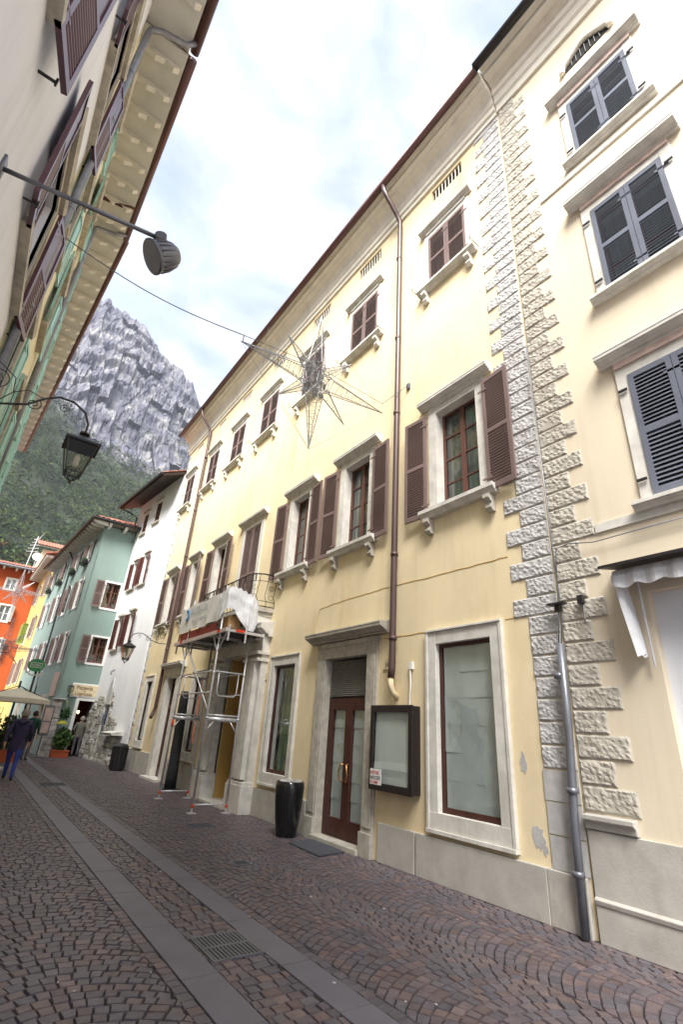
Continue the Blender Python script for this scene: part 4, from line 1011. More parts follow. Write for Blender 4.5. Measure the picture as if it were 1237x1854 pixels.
#@@ LEFT HOUSES
def soffit_brackets(mb, xw, xe, ys, z, fr=None):
    for y in ys:
        f = Fr(xw(y), y, 0, 1, 1, 0); W = xe(y)-xw(y)
        mb.prism(f, [(0, z), (W*.95, z), (W*.95, z-.07), (W*.82, z-.15), (W*.6, z-.09), (W*.4, z-.17), (W*.15, z-.10), (0, z-.2)], -.055, .055)
def left_houses():
    # pale grey house, nearest
    t = thing('grey_house', 'pale grey house with plum shutters rising beside the floodlight arm', 'building', (-.9, 0, 0))
    cols = [(-1.9, -.6), (1.3, 2.6), (4.7, 6.0)]; rows = [(6.05, 7.75), (9.5, 11.2)]
    holes = [(a, b, z0, z1, .2) for a, b in cols for z0, z1 in rows]+[(.2, 1.5, 0, 2.6, .2), (3.2, 4.4, 0, 2.6, .2)]
    mb = MB(); wall_mesh(mb, FL, -4, 6.3, 0, 13.85, holes); shell(mb, FL, -4, 6.3, 0, 13.85, 7); build(mb, 'wall', 'greyp', t)
    mb = MB(); mb.box(FL, -4, 6.44, -.3, .82, 13.86, 13.92); rf = build(mb, 'roof', 'soffit', t)
    mb = MB(); mb.add([FL.P(-4, .95, 13.95), FL.P(6.3, .95, 13.95), FL.P(6.3, -6, 16), FL.P(-4, -6, 16)], [(0, 1, 2, 3)]); build(mb, 'roof_tiles', 'tile', rf)
    mb = MB(); soffit_brackets(mb, lambda y: -.9, lambda y: -.08, [(-3.7+.62*k) for k in range(16)], 13.86); build_each(mb, 'rafter', 'rafter', rf)
    mb = MB(); mb.tube([FL.P(-4, .92, 13.93), FL.P(6.4, .92, 13.93)], .09, 12); build(mb, 'gutter', 'gutter', rf, smooth=True)
    mb = MB(); mb.tube([FL.P(6.2, .9, 13.9), FL.P(6.25, .75, 13.7), FL.P(6.3, .3, 13.62), FL.P(6.34, .12, 13.5), FL.P(6.36, .1, 13.3), FL.P(6.36, .1, .1)], .055, 12)
    for z in (12.0, 10.6, 8.3, 6.4): mb.tube([FL.P(6.36, .1, z-.02), FL.P(6.36, .1, z+.02)], .07, 10); mb.box(FL, 6.24, 6.48, .05, .07, z-.015, z+.015)
    build(mb, 'downpipe', 'pipegrey', t, smooth=True)
    for a, b in cols:
        for z0, z1 in rows:
            mb = MB(); mb.box(FL, a-.12, b+.12, 0, .10, z0-.1, z0); mb.box(FL, a-.12, a, -.04, .025, z0, z1+.12); mb.box(FL, b, b+.12, -.04, .025, z0, z1+.12); mb.box(FL, a, b, -.04, .022, z1, z1+.12)
            mb.prism(FL, [(0, z1+.12), (.08, z1+.12), (.11, z1+.2), (0, z1+.22)], a-.16, b+.16)
            win = build(mb, 'window', 'stone2', t)
            W = .48; open_leaf(FL, b+.08, 1, W, z1-z0+.16, z0-.1, 'shutplum', win, ang=13, kind='plum', w=.05, pitch=.06, th=.045)
            open_leaf(FL, a-.08, -1, W, z1-z0+.16, z0-.1, 'shutplum', win, ang=3, kind='plum', w=.05, pitch=.06, th=.045)
            sash(FL, a, b, z0, z1, -.14, win, rows=3)
            mb = MB()
            for u in (a-.42, b+.48): mb.box(FL, u-.01, u+.01, .0, .13, z0-.125, z0-.11); mb.box(FL, u-.01, u+.01, .115, .13, z0-.15, z0-.07)
            build(mb, 'shutter_catch', 'iron', win)
    for a, b in ((.2, 1.5), (3.2, 4.4)):
        mb = surround(FL, a, b, 0, 2.6, .12, 0, .03); d = build(mb, 'doorway', 'stone2', t)
        mb = MB(); mb.box(FL, a, b, -.2, -.15, 0, 2.6); build(mb, 'door', 'wood', d)
    # ivory house
    t = thing('ivory_house', 'ivory house with aqua shutters wedged between the grey house and the terrace end', 'building', (-.9, 6.42, 0))
    cols = [(7.15, 8.05), (9.75, 10.65)]; rows = [(5.5, 7.1, 'shutaqua'), (8.75, 10.3, 'shutaqua'), (11.95, 12.95, 'shutaqua')]
    holes = [(a, b, z0, z1, .2) for a, b in cols for z0, z1, _ in rows]+[(7.2, 8.6, 0, 2.6, .2), (9.6, 10.8, 0, 2.6, .2)]
    mb = MB(); wall_mesh(mb, FL, 6.42, 11.6, 0, 13.72, holes, w=-.02); shell(mb, FL, 6.42, 11.6, 0, 13.72, 7, w=-.02); build(mb, 'wall', 'ivory', t)
    mb = MB(); mb.box(FL, 6.42, 11.6, -.3, .84, 13.73, 13.79); rf = build(mb, 'roof', 'soffit', t)
    mb = MB(); mb.add([FL.P(6.42, .88, 13.81), FL.P(11.6, .88, 13.81), FL.P(11.6, -6, 15.6), FL.P(6.42, -6, 15.6)], [(0, 1, 2, 3)]); build(mb, 'roof_tiles', 'tile', rf)
    mb = MB(); soffit_brackets(mb, lambda y: -.92, lambda y: -.08, [6.75+.62*k for k in range(8)], 13.73); build_each(mb, 'rafter', 'rafter', rf)
    mb = MB(); mb.tube([FL.P(6.45, .93, 13.8), FL.P(11.55, .86, 13.8)], .09, 12)
    mb.tube([FL.P(10.4, .88, 13.78), FL.P(10.45, .6, 13.66), FL.P(10.5, .1, 13.6)], .05, 8)
    build(mb, 'gutter', 'gutter', rf, smooth=True)
    mb = MB(); mb.tube([FL.P(11.35, .85, 13.75), FL.P(11.4, .6, 13.62), FL.P(11.45, .15, 13.56), FL.P(11.47, .1, 13.4), FL.P(11.47, .1, .1)], .055, 12)
    for z in (12.3, 10.2, 8.3): mb.tube([FL.P(11.47, .1, z-.02), FL.P(11.47, .1, z+.02)], .07, 10); mb.box(FL, 11.35, 11.6, .05, .07, z-.015, z+.015)
    build(mb, 'downpipe', 'pipegrey', t, smooth=True)
    for a, b in cols:
        for z0, z1, c in rows:
            mb = MB(); mb.box(FL, a-.1, b+.1, -.02, .1, z0-.1, z0); mb.box(FL, a-.1, a, -.05, .03, z0, z1+.1); mb.box(FL, b, b+.1, -.05, .03, z0, z1+.1); mb.prism(FL, [(0, z1+.1), (.1, z1+.1), (.13, z1+.2), (0, z1+.22)], a-.2, b+.2)
            win = build(mb, 'window', 'stone2', t)
            open_leaf(FL, b+.08, 1, .45, z1-z0+.06, z0-.03, c, win, ang=5, kind='plum', pitch=.06, w=.04); open_leaf(FL, a-.08, -1, .45, z1-z0+.06, z0-.03, c, win, ang=4, kind='plum', pitch=.06, w=.04)
            sash(FL, a, b, z0, z1, -.14, win, rows=3)
    for a, b in ((7.2, 8.6), (9.6, 10.8)):
        mb = MB(); mb.box(FL, a, b, -.2, -.15, 0, 2.6); build(mb, 'door', 'wood', t)
    # far left house, turned a little away from the street
    fr, L = frame2(-.92, 11.65, -1.62, 27.3, -1)
    t = thing('terrace_house', 'ivory house with green shutters ending the row, behind the iron lantern', 'building', (-.92, 11.65, 0))
    cols = [(1.2, 2.1), (4.0, 4.9), (7.0, 7.9), (10.0, 10.9), (13.0, 13.9)]; rows = [(5.4, 7.2), (8.6, 10.3), (11.6, 12.8)]
    holes = [(a, b, z0, z1, .2) for a, b in cols for z0, z1 in rows]+[(1.2, 2.4, 0, 2.6, .2), (6.5, 8, 0, 2.6, .2), (11, 12.4, 0, 2.6, .2)]
    mb = MB(); wall_mesh(mb, fr, 0, L, 0, 13.72, holes); shell(mb, fr, 0, L, 0, 13.72, 7); build(mb, 'wall', 'ivory', t)
    xe = lambda y: -.02-.072*(y-11.6)+.0*(y); xw = lambda y: -.92-.0447*(y-11.65)
    mb = MB(); mb.zprism([(xw(11.62), 11.62), (xe(11.62)-.05, 11.62), (xe(27.5)+.05, 27.5), (xw(27.5), 27.5)], 13.73, 13.79); rf = build(mb, 'roof', 'soffit', t)
    mb = MB(); mb.add([(xe(11.6)+.05, 11.62, 13.83), (xe(27.5)+.1, 27.5, 13.83), (-6, 27.5, 16), (-6, 11.62, 16)], [(0, 1, 2, 3)]); build(mb, 'roof_tiles', 'tile', rf)
    mb = MB(); soffit_brackets(mb, xw, lambda y: xe(y)-.02, [11.9+.62*k for k in range(25)], 13.73); build_each(mb, 'rafter', 'rafter', rf)
    mb = MB(); mb.tube([(xe(11.6), 11.62, 13.8), (xe(27.5), 27.5, 13.8)], .09, 12); mb.tube([(xe(27.5), 27.5, 13.8), (xw(27.5)-.2, 27.52, 13.82)], .06, 8); build(mb, 'gutter', 'gutter', rf, smooth=True)
    mb = MB(); mb.box(fr, 0.05, L-.1, 0, .05, 13.2, 13.5); mb.box(fr, 0.05, L-.1, 0, .09, 13.5, 13.6); build(mb, 'cornice', 'cornice', t)
    for a, b in cols:
        for z0, z1 in rows:
            mb = MB(); mb.box(fr, a-.1, b+.1, -.02, .09, z0-.1, z0); mb.box(fr, a-.1, a, -.05, .03, z0, z1+.1); mb.box(fr, b, b+.1, -.05, .03, z0, z1+.1); mb.prism(fr, [(0, z1+.1), (.1, z1+.1), (.13, z1+.2), (0, z1+.22)], a-.2, b+.2)
            win = build(mb, 'window', 'stone2', t)
            c = 'shutaqua'
            open_leaf(fr, b+.08, 1, .45, z1-z0+.06, z0-.03, c, win, ang=12, kind='plum', pitch=.07, w=.04); open_leaf(fr, a-.08, -1, .45, z1-z0+.06, z0-.03, c, win, ang=14, kind='plum', pitch=.07, w=.04)
            sash(fr, a, b, z0, z1, -.14, win, rows=3)
    for a, b in ((1.2, 2.4), (6.5, 8), (11, 12.4)):
        mb = MB(); mb.box(fr, a, b, -.2, -.15, 0, 2.6); build(mb, 'door', 'wood', t)
left_houses()
#@@ OBJECTS
def star():
    Y = 6.1; cx, cz = 3.42, 7.28
    t = thing('star_decoration', 'large silver wire star hanging on a cable across the street', 'star', (cx, Y, cz))
    tips = [(90, 1.5, 0), (45, 1.05, .35), (0, 1.55, 0), (-45, .95, .35), (-90, 1.45, 0), (-135, .97, .35), (180, 1.45, 0), (135, .9, .35)]
    hub = .34
    for k, (ang, L, _) in enumerate(tips):
        a = R(ang); d = Vector((math.cos(a), 0, math.sin(a))); n = Vector((-math.sin(a), 0, math.cos(a))); q = Vector((0, 1, 0))
        c = Vector((cx, Y, cz)); bw = .19 if k % 2 == 0 else .12; b0 = c+d*hub*(.85)
        base = [b0+n*bw, b0+q*bw*.8, b0-n*bw, b0-q*bw*.8]; tip = c+d*L
        mb = MB()
        for p in base: mb.tube([p, tip], .0085, 5)
        mb.tube(base, .006, 5, closed=True)
        r = random.Random(k); N = 26 if k % 2 == 0 else 17
        for i in range(N):
            s = (i+.5)/N; pts = [p+(tip-p)*min(.97, s+r.uniform(-.02, .02)) for p in base]
            mb.tube(pts, .0035, 4, closed=True, caps=False)
            if i % 3 == 0: mb.tube([pts[0], pts[2]], .003, 4)
        build(mb, 'spike', 'wire', t)
    mb = MB(); r = random.Random(3)
    for i in range(190):
        a, b = [Vector((cx+r.uniform(-.27, .27), Y+r.uniform(-.2, .2), cz+r.uniform(-.33, .33))) for _ in range(2)]; mb.tube([a, a+(b-a).normalized()*.25], .0035, 4)
    ring = [Vector((cx+.3*math.cos(R(22.5+45*k)), Y, cz+.3*math.sin(R(22.5+45*k)))) for k in range(8)]; mb.tube(ring, .009, 5, closed=True)
    build(mb, 'hub', 'wire', t)
    mb = MB(); tp = [Vector((cx+math.cos(R(a))*L, Y, cz+math.sin(R(a))*L)) for a, L, _ in tips]
    for i, j in ((2, 4), (4, 6), (1, 2), (5, 4)): mb.tube([tp[i], tp[j]], .004, 4)
    for x, z in ((4.55, 7.9), (2.4, 7.95)): mb.tube([(x, Y, z-1.0), (x, Y, z-.1)], .004, 4)
    build(mb, 'stay_wires', 'wire', t)
    mb = MB(); A = Vector((-.88, 6.5, 7.92)); B = Vector((5.25, 5.72, 7.84)); tl = Vector((2.0, Y, 7.42))
    pts = [A+(tl-A)*s+Vector((0, 0, -.18*math.sin(math.pi*s))) for s in [k/14 for k in range(15)]]
    mb.tube(pts, .008, 5); mb.tube([tl, Vector((cx-.3, Y, 7.55)), Vector((cx+.3, Y, 7.55)), Vector((4.97, Y, 7.5))], .006, 5); mb.tube([Vector((4.97, Y, 7.5)), B, Vector((5.3, 5.7, 7.84))], .006, 5)
    mb.tube([tl, Vector((2.0, Y, 7.3))], .008, 5)
    mb.box(FM, 5.66, 5.74, 0, .04, 7.78, 7.9)
    tag(build(mb, 'span_cable', 'lampgrey'), 'thin sagging steel cable crossing the street and carrying the big star', 'cable')
    for i, (loc, lab) in enumerate((((.82, 38, 8.8), 'small faint wire star hanging before the upper windows of the orange house'), ((.88, 30, 4.5), 'small faint wire star hanging low before the orange house, above the parasol'))):
        c = t.copy(); C.objects.link(c); c.location = loc; c['label'] = lab; c['group'] = 'wire stars hung across the street'
        for ch in list(t.children):
            if ch.name.startswith(('spike', 'hub')): d = ch.copy(); C.objects.link(d); d.parent = c
        mb = MB(); z = loc[2]+.25; mb.tube([(-2.2-.0, loc[1], z+.5), (loc[0]-1.4, loc[1], z-.2), (loc[0]+1.5, loc[1], z-.2), (2.75 if i == 0 else 2.95, loc[1]-.3, z+.5)], .012, 5)
        tag(build(mb, 'span_cable', 'lampgrey'), ('far cable carrying the upper of the two small wire stars', 'far cable carrying the lower of the two small wire stars')[i], 'cable')
    t['group'] = 'wire stars hung across the street'
star()
def spiral(c, r0, turns, dr, ax, az, n=26, rev=1, a0=0):
    return [Vector(c)+Vector(ax)*((r0-dr*k/n)*math.cos(a0+rev*turns*2*math.pi*k/n))+Vector(az)*((r0-dr*k/n)*math.sin(a0+rev*turns*2*math.pi*k/n)) for k in range(n+1)]
def lantern_body(t, c, s, glow=False):
    """four sided street lantern hanging from point c"""
    x, y, z = c
    def ring(h, zz): return [(x-h, y-h, zz), (x+h, y-h, zz), (x+h, y+h, zz), (x-h, y+h, zz)]
    mb = MB(); mb.lathe((x, y, z), [(.03*s, .0), (.09*s, -.03*s), (.09*s, -.06*s), (.03*s, -.08*s), (.03*s, -.11*s)], 8)
    a, b, c2 = ring(.07*s, z-.11*s), ring(.28*s, z-.27*s), ring(.28*s, z-.31*s)
    mb.add(a+b+c2, [(0, 1, 2, 3)]+[(i, (i+1) % 4, 4+(i+1) % 4, 4+i) for i in range(4)]+[(4+i, 4+(i+1) % 4, 8+(i+1) % 4, 8+i) for i in range(4)]+[(11, 10, 9, 8)])
    build(mb, 'cap', 'iron', t)
    tp, bt = ring(.235*s, z-.31*s), ring(.125*s, z-.84*s)
    mb = MB()
    for i in range(4): mb.tube([tp[i], bt[i]], .013*s, 5)
    mb.tube(tp, .014*s, 5, closed=True); mb.tube(bt, .014*s, 5, closed=True)
    for i in range(4):
        p = Vector(bt[i]); q = Vector(bt[(i+1) % 4]); m = (p+q)/2
        for k in (.25, .75): w = p+(q-p)*k; mb.tube([w+Vector((0, 0, .06*s*math.sin(R(a))))+(q-p)*.2*math.cos(R(a)) for a in range(0, 360, 45)], .008*s, 4, closed=True)
        mb.tube([p, (p+Vector((x, y, z-.95*s)))/2+Vector((0, 0, -.04*s)), Vector((x, y, z-1.0*s))], .012*s, 5)
    mb.lathe((x, y, z-1.04*s), [(.01*s, 0), (.03*s, .03*s), (.015*s, .07*s)], 6)
    build(mb, 'cage', 'iron', t)
    mb = MB()
    for i in range(4): mb.add([tp[i], tp[(i+1) % 4], bt[(i+1) % 4], bt[i]], [(0, 1, 2, 3)])
    build(mb, 'pane', 'lampglass', t)
    mb = MB(); mb.lathe((x, y, z-.72*s), [(.02*s, 0), (.05*s, .04*s), (.05*s, .2*s), (.02*s, .26*s)], 10); build(mb, 'bulb', 'bulb', t, smooth=True)
def wall_lantern(name, lab, wall, along, reach, z, s, group=None, hs=1.):
    """bracket from wall point reaching along a unit vector, lantern under its end"""
    W = Vector(wall); A = Vector(along)
    t = thing(name, lab, 'lantern', wall, group)
    P = lambda a, h: W+A*a*reach+Vector((0, 0, h*s*hs))
    mb = MB()
    mb.tube([P(0, 0), P(.12, -.03), P(.3, -.02), P(.5, .1), P(.62, .27), P(.72, .36), P(.84, .36), P(.95, .27), P(1.0, .12), P(1.0, 0)], .02*s, 8)
    X = A; Z = Vector((0, 0, 1))
    mb.tube(spiral(P(.23, .33), .2*s, 1.6, .15*s, X, Z, 30, 1, -1.2), .010*s, 5)
    mb.tube(spiral(P(.55, .14), .12*s, 1.5, .09*s, X, Z, 24, -1, 1.2), .009*s, 5)
    mb.tube(spiral(P(.78, .22), .09*s, 1.5, .07*s, X, Z, 20, 1, 0), .008*s, 5)
    mb.tube([P(.02, .5), P(.2, .55), P(.36, .4), P(.38, .2), P(.3, .02)], .010*s, 5); mb.tube([P(.38, .2), P(.48, .3), P(.6, .26)], .009*s, 5)
    mb.box(Fr(W.x, W.y, A.x, A.y, -A.y, A.x), -.0, .03, -.03*s, .03*s, W.z-.12*s, W.z+.6*s)
    build(mb, 'bracket', 'iron', t, smooth=False)
    lantern_body(t, tuple(P(1.0, 0)), s)
wall_lantern('street_lantern', 'large black iron lantern on a scrolled bracket, hanging before the mountain', (-.88, 5.0, 4.19), (1, 0, 0), 1.1, 0, .56, hs=1.4)
wall_lantern('street_lantern', 'black iron lantern on a scrolled bracket at the far end of the cream palazzo', (5.28, 17.85, 4.1), (-.90, .44, 0), 1.35, 0, .75)
def spotlight():
    t = thing('spotlight', 'grey ribbed floodlight on a long thin arm reaching over the street', 'spotlight', (-.9, 3.38, 5.18))
    mb = MB(); mb.tube([(-.9, 3.38, 5.17), (.22, 3.36, 5.335)], .018, 10); mb.box(FL, 3.33, 3.43, 0, .02, 5.08, 5.27); build(mb, 'arm', 'lampgrey', t, smooth=True)
    c = Vector((.235, 3.36, 5.335))
    mb = MB(); d = Vector((.35, 1, -.1)).normalized(); mb.tube([c-d*.045, c+d*.045], .048, 18)
    build(mb, 'knuckle', 'lampgrey', t)
    ax = Vector((-.78, .05, -.68)).normalized(); b0 = Vector((.36, 3.37, 5.25))
    pr = [(-.05, .03), (-.03, .075), (.02, .108), (.09, .124), (.18, .132), (.185, .142), (.2, .142)]
    mb = MB(); mb.tube([b0+ax*a for a, r in pr], [r for a, r in pr], 24)
    e1 = ax.cross(Vector((0, 0, 1))).normalized(); e2 = ax.cross(e1)
    for k in range(18):
        th = 2*math.pi*k/18; o = e1*math.cos(th)+e2*math.sin(th)
        mb.tube([b0+ax*.0+o*.098, b0+ax*.08+o*.126, b0+ax*.16+o*.134], .0045, 4)
    build(mb, 'housing', 'lampgrey', t, smooth=True)
    mb = MB(); mb.tube([b0+ax*.197, b0+ax*.203], .128, 24); build(mb, 'lens', 'lens', t)
spotlight()
def display_case():
    t = thing('display_case', 'big black framed empty notice case hung on the wall beside the papered door', 'notice case', (5.1, 5.87, .89))
    # box stands off the wall at a right angle to it: w 0..0.46
    u0, u1, w1, z0, z1 = 5.43, 6.32, .15, .89, 2.0
    mb = MB()
    mb.box(FM, u0, u1, 0.01, w1, z0, z0+.03); mb.box(FM, u0, u1, .01, w1, z1-.03, z1); mb.box(FM, u0, u0+.03, .01, w1, z0+.03, z1-.03); mb.box(FM, u1-.03, u1, .01, w1, z0+.03, z1-.03); mb.box(FM, u0+.03, u1-.03, .01, .05, z0+.03, z1-.03)
    build(mb, 'cabinet', 'signframe', t, bevel=.004)
    mb = MB(); f = .085
    mb.box(FM, u0-.01, u1+.01, w1, w1+.035, z0-.01, z0+f); mb.box(FM, u0-.01, u1+.01, w1, w1+.035, z1-f, z1+.01); mb.box(FM, u0-.01, u0+f-.02, w1, w1+.035, z0+f, z1-f); mb.box(FM, u1-f+.02, u1+.01, w1, w1+.035, z0+f, z1-f)
    mb.box(FM, u0-.018, u0-.01, w1, w1+.03, z0+.2, z0+.3)
    build(mb, 'frame', 'signframe', t, bevel=.004)
    mb = MB(); a, b, c, d = u0+.06, u1-.06, z0+.08, z1-.08; n = 10
    vs = []
    for j in range(n+1):
        for i in range(n+1):
            u = a+(b-a)*i/n; z = c+(d-c)*j/n; vs.append(FM.P(u, w1-.02+.006*math.sin(i*.7+j*.3)+(.012 if j == 2 else 0), z))
    mb.add(vs, [(j*(n+1)+i, j*(n+1)+i+1, (j+1)*(n+1)+i+1, (j+1)*(n+1)+i) for i in range(n) for j in range(n)])
    build(mb, 'panel', 'signwhite', t)
    g = MB(); g.box(FM, a, b, w1+.005, w1+.009, c, d); build(g, 'glass', 'glass2', t)
    mb = MB(); nu0, nu1, nz0, nz1 = u1-.28, u1-.03, z0+.06, z0+.26; mb.box(FM, nu0, nu1, w1+.036, w1+.04, nz0, nz1)
    nt = build(mb, 'paper_notice', 'whitepaint', t)
    W = w1+.042
    text('AFFITTASI', 'lettering', nt, FM.P(nu1-.01, W, nz1-.072), (0, -1, 0), (0, 0, 1), .066, 'red', .001, squeeze=.62)
    text('NEGOZIO', 'lettering', nt, FM.P(nu1-.01, W, nz1-.135), (0, -1, 0), (0, 0, 1), .064, 'black', .001, squeeze=.75)
    text('TEL. 39.98003', 'lettering', nt, FM.P(nu1-.01, W, nz1-.188), (0, -1, 0), (0, 0, 1), .05, 'red', .001, squeeze=.58)
M['glass2'] = glass_mat('clean glass', (.9, .93, .92), .01)
display_case()
def vase():
    t = thing('vase_planter', 'tall glossy black vase planter with litter on top beside the papered door', 'planter', (4.90, 8.17, 0))
    mb = MB(); k = 1.
    mb.lathe((4.9, 8.17, 0), [(.15, 0), (.165, .02), (.205, .25), (.235, .5), (.245, .72), (.235, .79), (.22, .80), (.205, .79), (.2, .74)], 40)
    build(mb, 'pot', 'blackgloss', t, smooth=True)
    mb = MB(); mb.lathe((4.9, 8.17, .735), [(.2, 0), (.19, .012)], 24); build(mb, 'soil', 'grout', t)
    mb = MB(); r = random.Random(2)
    for i in range(26):
        a = r.uniform(0, 6.28); q = r.uniform(0, .16); x, y = 4.9+q*math.cos(a), 8.17+q*math.sin(a); f = Fr(x, y, math.cos(a), math.sin(a), -math.sin(a), math.cos(a)); l = r.uniform(.02, .07)
        mb.box(f, -l, l, -.02, .02, .745+r.uniform(0, .04), .78+r.uniform(0, .05))
    build(mb, 'litter', 'litter', t)
vase()
def far_bin():
    t = thing('waste_bin', 'slim dark waste bin standing by the stone base of the white house', 'waste bin', (4.85, 19.6, 0))
    mb = MB(); mb.lathe((4.85, 19.6, 0), [(.2, 0), (.24, .05), (.25, .72), (.2, .8), (.06, .84)], 16)
    for k in range(16): a = 2*math.pi*k/16; mb.tube([(4.85+.25*math.cos(a), 19.6+.25*math.sin(a), .08), (4.85+.255*math.cos(a), 19.6+.255*math.sin(a), .7)], .012, 4)
    build(mb, 'body', 'plastic', t)
    mb = MB(); mb.lathe((4.85, 19.6, .72), [(.27, 0), (.27, .03), (.2, .09), (.03, .12)], 16); build(mb, 'lid', 'iron', t)
far_bin()
def sleeve():
    t = thing('furled_sleeve', 'tall dark furled sleeve with white lettering standing against the palazzo wall', 'furled banner', (4.98, 14.38, 0))
    mb = MB(); mb.tube([(4.98, 14.35, .03), (4.98, 14.36, .5), (4.97, 14.38, 1.2), (4.96, 14.42, 2.2), (4.96, 14.43, 2.4)], [.15, .14, .13, .12, .1], 14); build(mb, 'cover', 'sleevecloth', t, smooth=True)
    mb = MB(); mb.lathe((4.98, 14.35, 0), [(.2, 0), (.2, .03), (.05, .05)], 14); build(mb, 'base', 'iron', t)
    text('PASTICCERIA', 'lettering', t, (4.825, 14.33, .6), (0, .03, 1), (0, 1, 0), .15, 'whitepaint', .002)
M['sleevecloth'] = mat('charcoal sleeve cloth', (.035, .04, .045), .7, .2, 6, .3, 12, bdist=.02)
sleeve()
def scaffold():
    t = thing('scaffold_tower', 'light steel scaffold tower with a deck standing before the portal', 'scaffold', (4.55, 11.6, 0))
    P = {}
    for nm, x, y in (('fn', 4.2, 10.62), ('bn', 4.88, 10.55), ('ff', 4.2, 12.72), ('bf', 4.88, 12.75)):
        top = 4.55 if nm[0] == 'f' else 3.5
        P[nm] = (x, y); mb = MB(); mb.tube([(x, y, .12), (x, y, top)], .024, 8)
        for z in (1.72, 2.62): mb.tube([(x, y, z-.02), (x, y, z+.02)], .034, 8)
        mb.mi = 1; mb.tube([(x, y, .1), (x, y, .15)], .028, 8)
        if nm == 'ff': mb.tube([(x, y, 1.5), (x, y, 1.66)], .0265, 8)
        po = build(mb, 'leg', ['steel', 'redfleck'], t, smooth=True)
        mb = MB(); mb.box(Fr(x, y, 1, 0, 0, 1), -.08, .08, -.08, .08, 0, .012); mb.tube([(x, y, .012), (x, y, .12)], .014, 6); build(mb, 'base_plate', 'steel', po)
    mb = MB()
    def rail(a, b, z, r=.019, z2=None): mb.tube([(*P[a], z), (*P[b], z2 if z2 is not None else z)], r, 7)
    for a, b in (('fn', 'bn'), ('ff', 'bf')):
        rail(a, b, .15, .017); rail(a, b, 1.78); rail(a, b, 2.65)
        f = Fr(*P[a], (P[b][0]-P[a][0])/.68, (P[b][1]-P[a][1])/.68, 0, 1); mb.box(f, 0, .68, -.014, .014, 1.66, 1.74)
        for u, s in ((0, 1), (.68, -1)): mb.tube([f.P(u, 0, 1.45), f.P(u+s*.16, 0, 1.66)], .014, 6)
        mb.tube([f.P(.12, 0, 2.65), f.P(.12, 0, 2.22), f.P(.18, 0, 2.16), f.P(.5, 0, 2.16), f.P(.56, 0, 2.22), f.P(.56, 0, 2.65)], .013, 6)
    for z in (2.22, 2.66): rail('fn', 'ff', z, .016); rail('bn', 'bf', z, .016)
    rail('fn', 'ff', 1.85, .019, 3.4)
    rail('fn', 'ff', 3.95, .015); rail('fn', 'ff', 4.42, .015)
    build_each(mb, 'brace', 'steel', t, smooth=True)
    mb = MB(); f = Fr(0, 0, 0, 1, 1, 0)
    mb.box(f, 10.12, 13.55, 4.12, 4.17, 3.44, 3.52); mb.box(f, 10.12, 13.55, 5.0, 5.05, 3.44, 3.52)
    for y in (10.12, 11.2, 12.4, 13.5): mb.box(f, y, y+.05, 4.17, 5.0, 3.445, 3.5)
    for y, s in ((10.62, -1), (12.72, 1), (10.62, 1), (12.72, -1)): mb.tube([(4.2, y, 3.05), (4.2, y+s*.38, 3.45)], .016, 6)
    for x, y in ((4.2, 10.14), (4.6, 10.14), (4.2, 13.5), (4.6, 13.5)): mb.tube([(x, y, 3.25), (x, y, 3.6)], .022, 6)
    dk = build(mb, 'deck_frame', 'steel', t)
    mb = MB(); mb.box(f, 10.17, 13.5, 4.175, 4.995, 3.505, 3.53); build(mb, 'deck_board', 'ply', dk)
    mb = MB()
    for y, l in ((10.45, .16), (12.9, .16)): mb.box(f, y, y+l, 4.112, 4.118, 3.45, 3.515)
    mb.box(Fr(0, 0, 1, 0, 0, 1), 4.35, 4.55, 10.10, 10.118, 3.46, 3.51); build(mb, 'warning_label', 'redfleck', dk)
    mb = MB(); mb.box(f, 10.9, 13.3, 4.185, 4.205, 3.535, 3.74); build(mb, 'toe_board', 'board', t)
    mb = MB(); mb.box(f, 10.5, 10.85, 4.3, 4.6, 3.535, 3.86); mb.box(f, 13.3, 13.5, 4.19, 4.21, 3.535, 3.75); build(mb, 'plywood_box', 'plyraw', t)
    # banner
    t = thing('banner', 'white company banner with a blue emblem tied along the scaffold top rail', 'banner', (4.16, 12.2, 3.8))
    mb = MB(); nu, nz = 26, 6; vs = []
    for j in range(nz+1):
        for i in range(nu+1):
            y = 10.85+(13.5-10.85)*i/nu; z = 3.76+(4.40-3.76)*j/nz+.02*math.sin(i*.5); vs.append((4.165+.012*math.sin(i*.9+j)+.02*(j == 0)*math.sin(i), y, z))
    mb.add(vs, [(j*(nu+1)+i, j*(nu+1)+i+1, (j+1)*(nu+1)+i+1, (j+1)*(nu+1)+i) for i in range(nu) for j in range(nz)])
    build(mb, 'sheet', 'whitepaint', t, smooth=True)
    text('RESTAURI', 'lettering', t, (4.145, 12.7, 4.14), (0, -1, 0), (0, 0, 1), .26, 'greyink', .001)
    text('impresa edile . tel.', 'lettering', t, (4.145, 12.5, 3.96), (0, -1, 0), (0, 0, 1), .13, 'greyink', .001)
    mb = MB(); c = (4.15, 12.95, 4.18); vs = []
    mb.tube([(4.148, c[1]+.1*math.cos(a), c[2]+.13*math.sin(a)) for a in [math.pi*(.25+1.5*k/14) for k in range(15)]], .022, 6); build(mb, 'emblem', 'blueink', t)
    # hanging sheet around the near end
    t = thing('dust_sheet', 'crumpled white dust sheet draped round the near corner of the scaffold deck', 'dust sheet', (4.3, 10.5, 3.6))
    mb = MB(); path = [(4.15, 10.85), (4.14, 10.6), (4.17, 10.42), (4.3, 10.36), (4.5, 10.34), (4.7, 10.3), (4.86, 10.32), (4.92, 10.36)]
    bot = [3.76, 3.84, 3.98, 4.0, 3.75, 3.55, 3.55, 3.75]; top = [4.41, 4.45, 4.5, 4.52, 4.46, 4.38, 4.3, 4.24]; nz = 26; nu = 80; vs = []
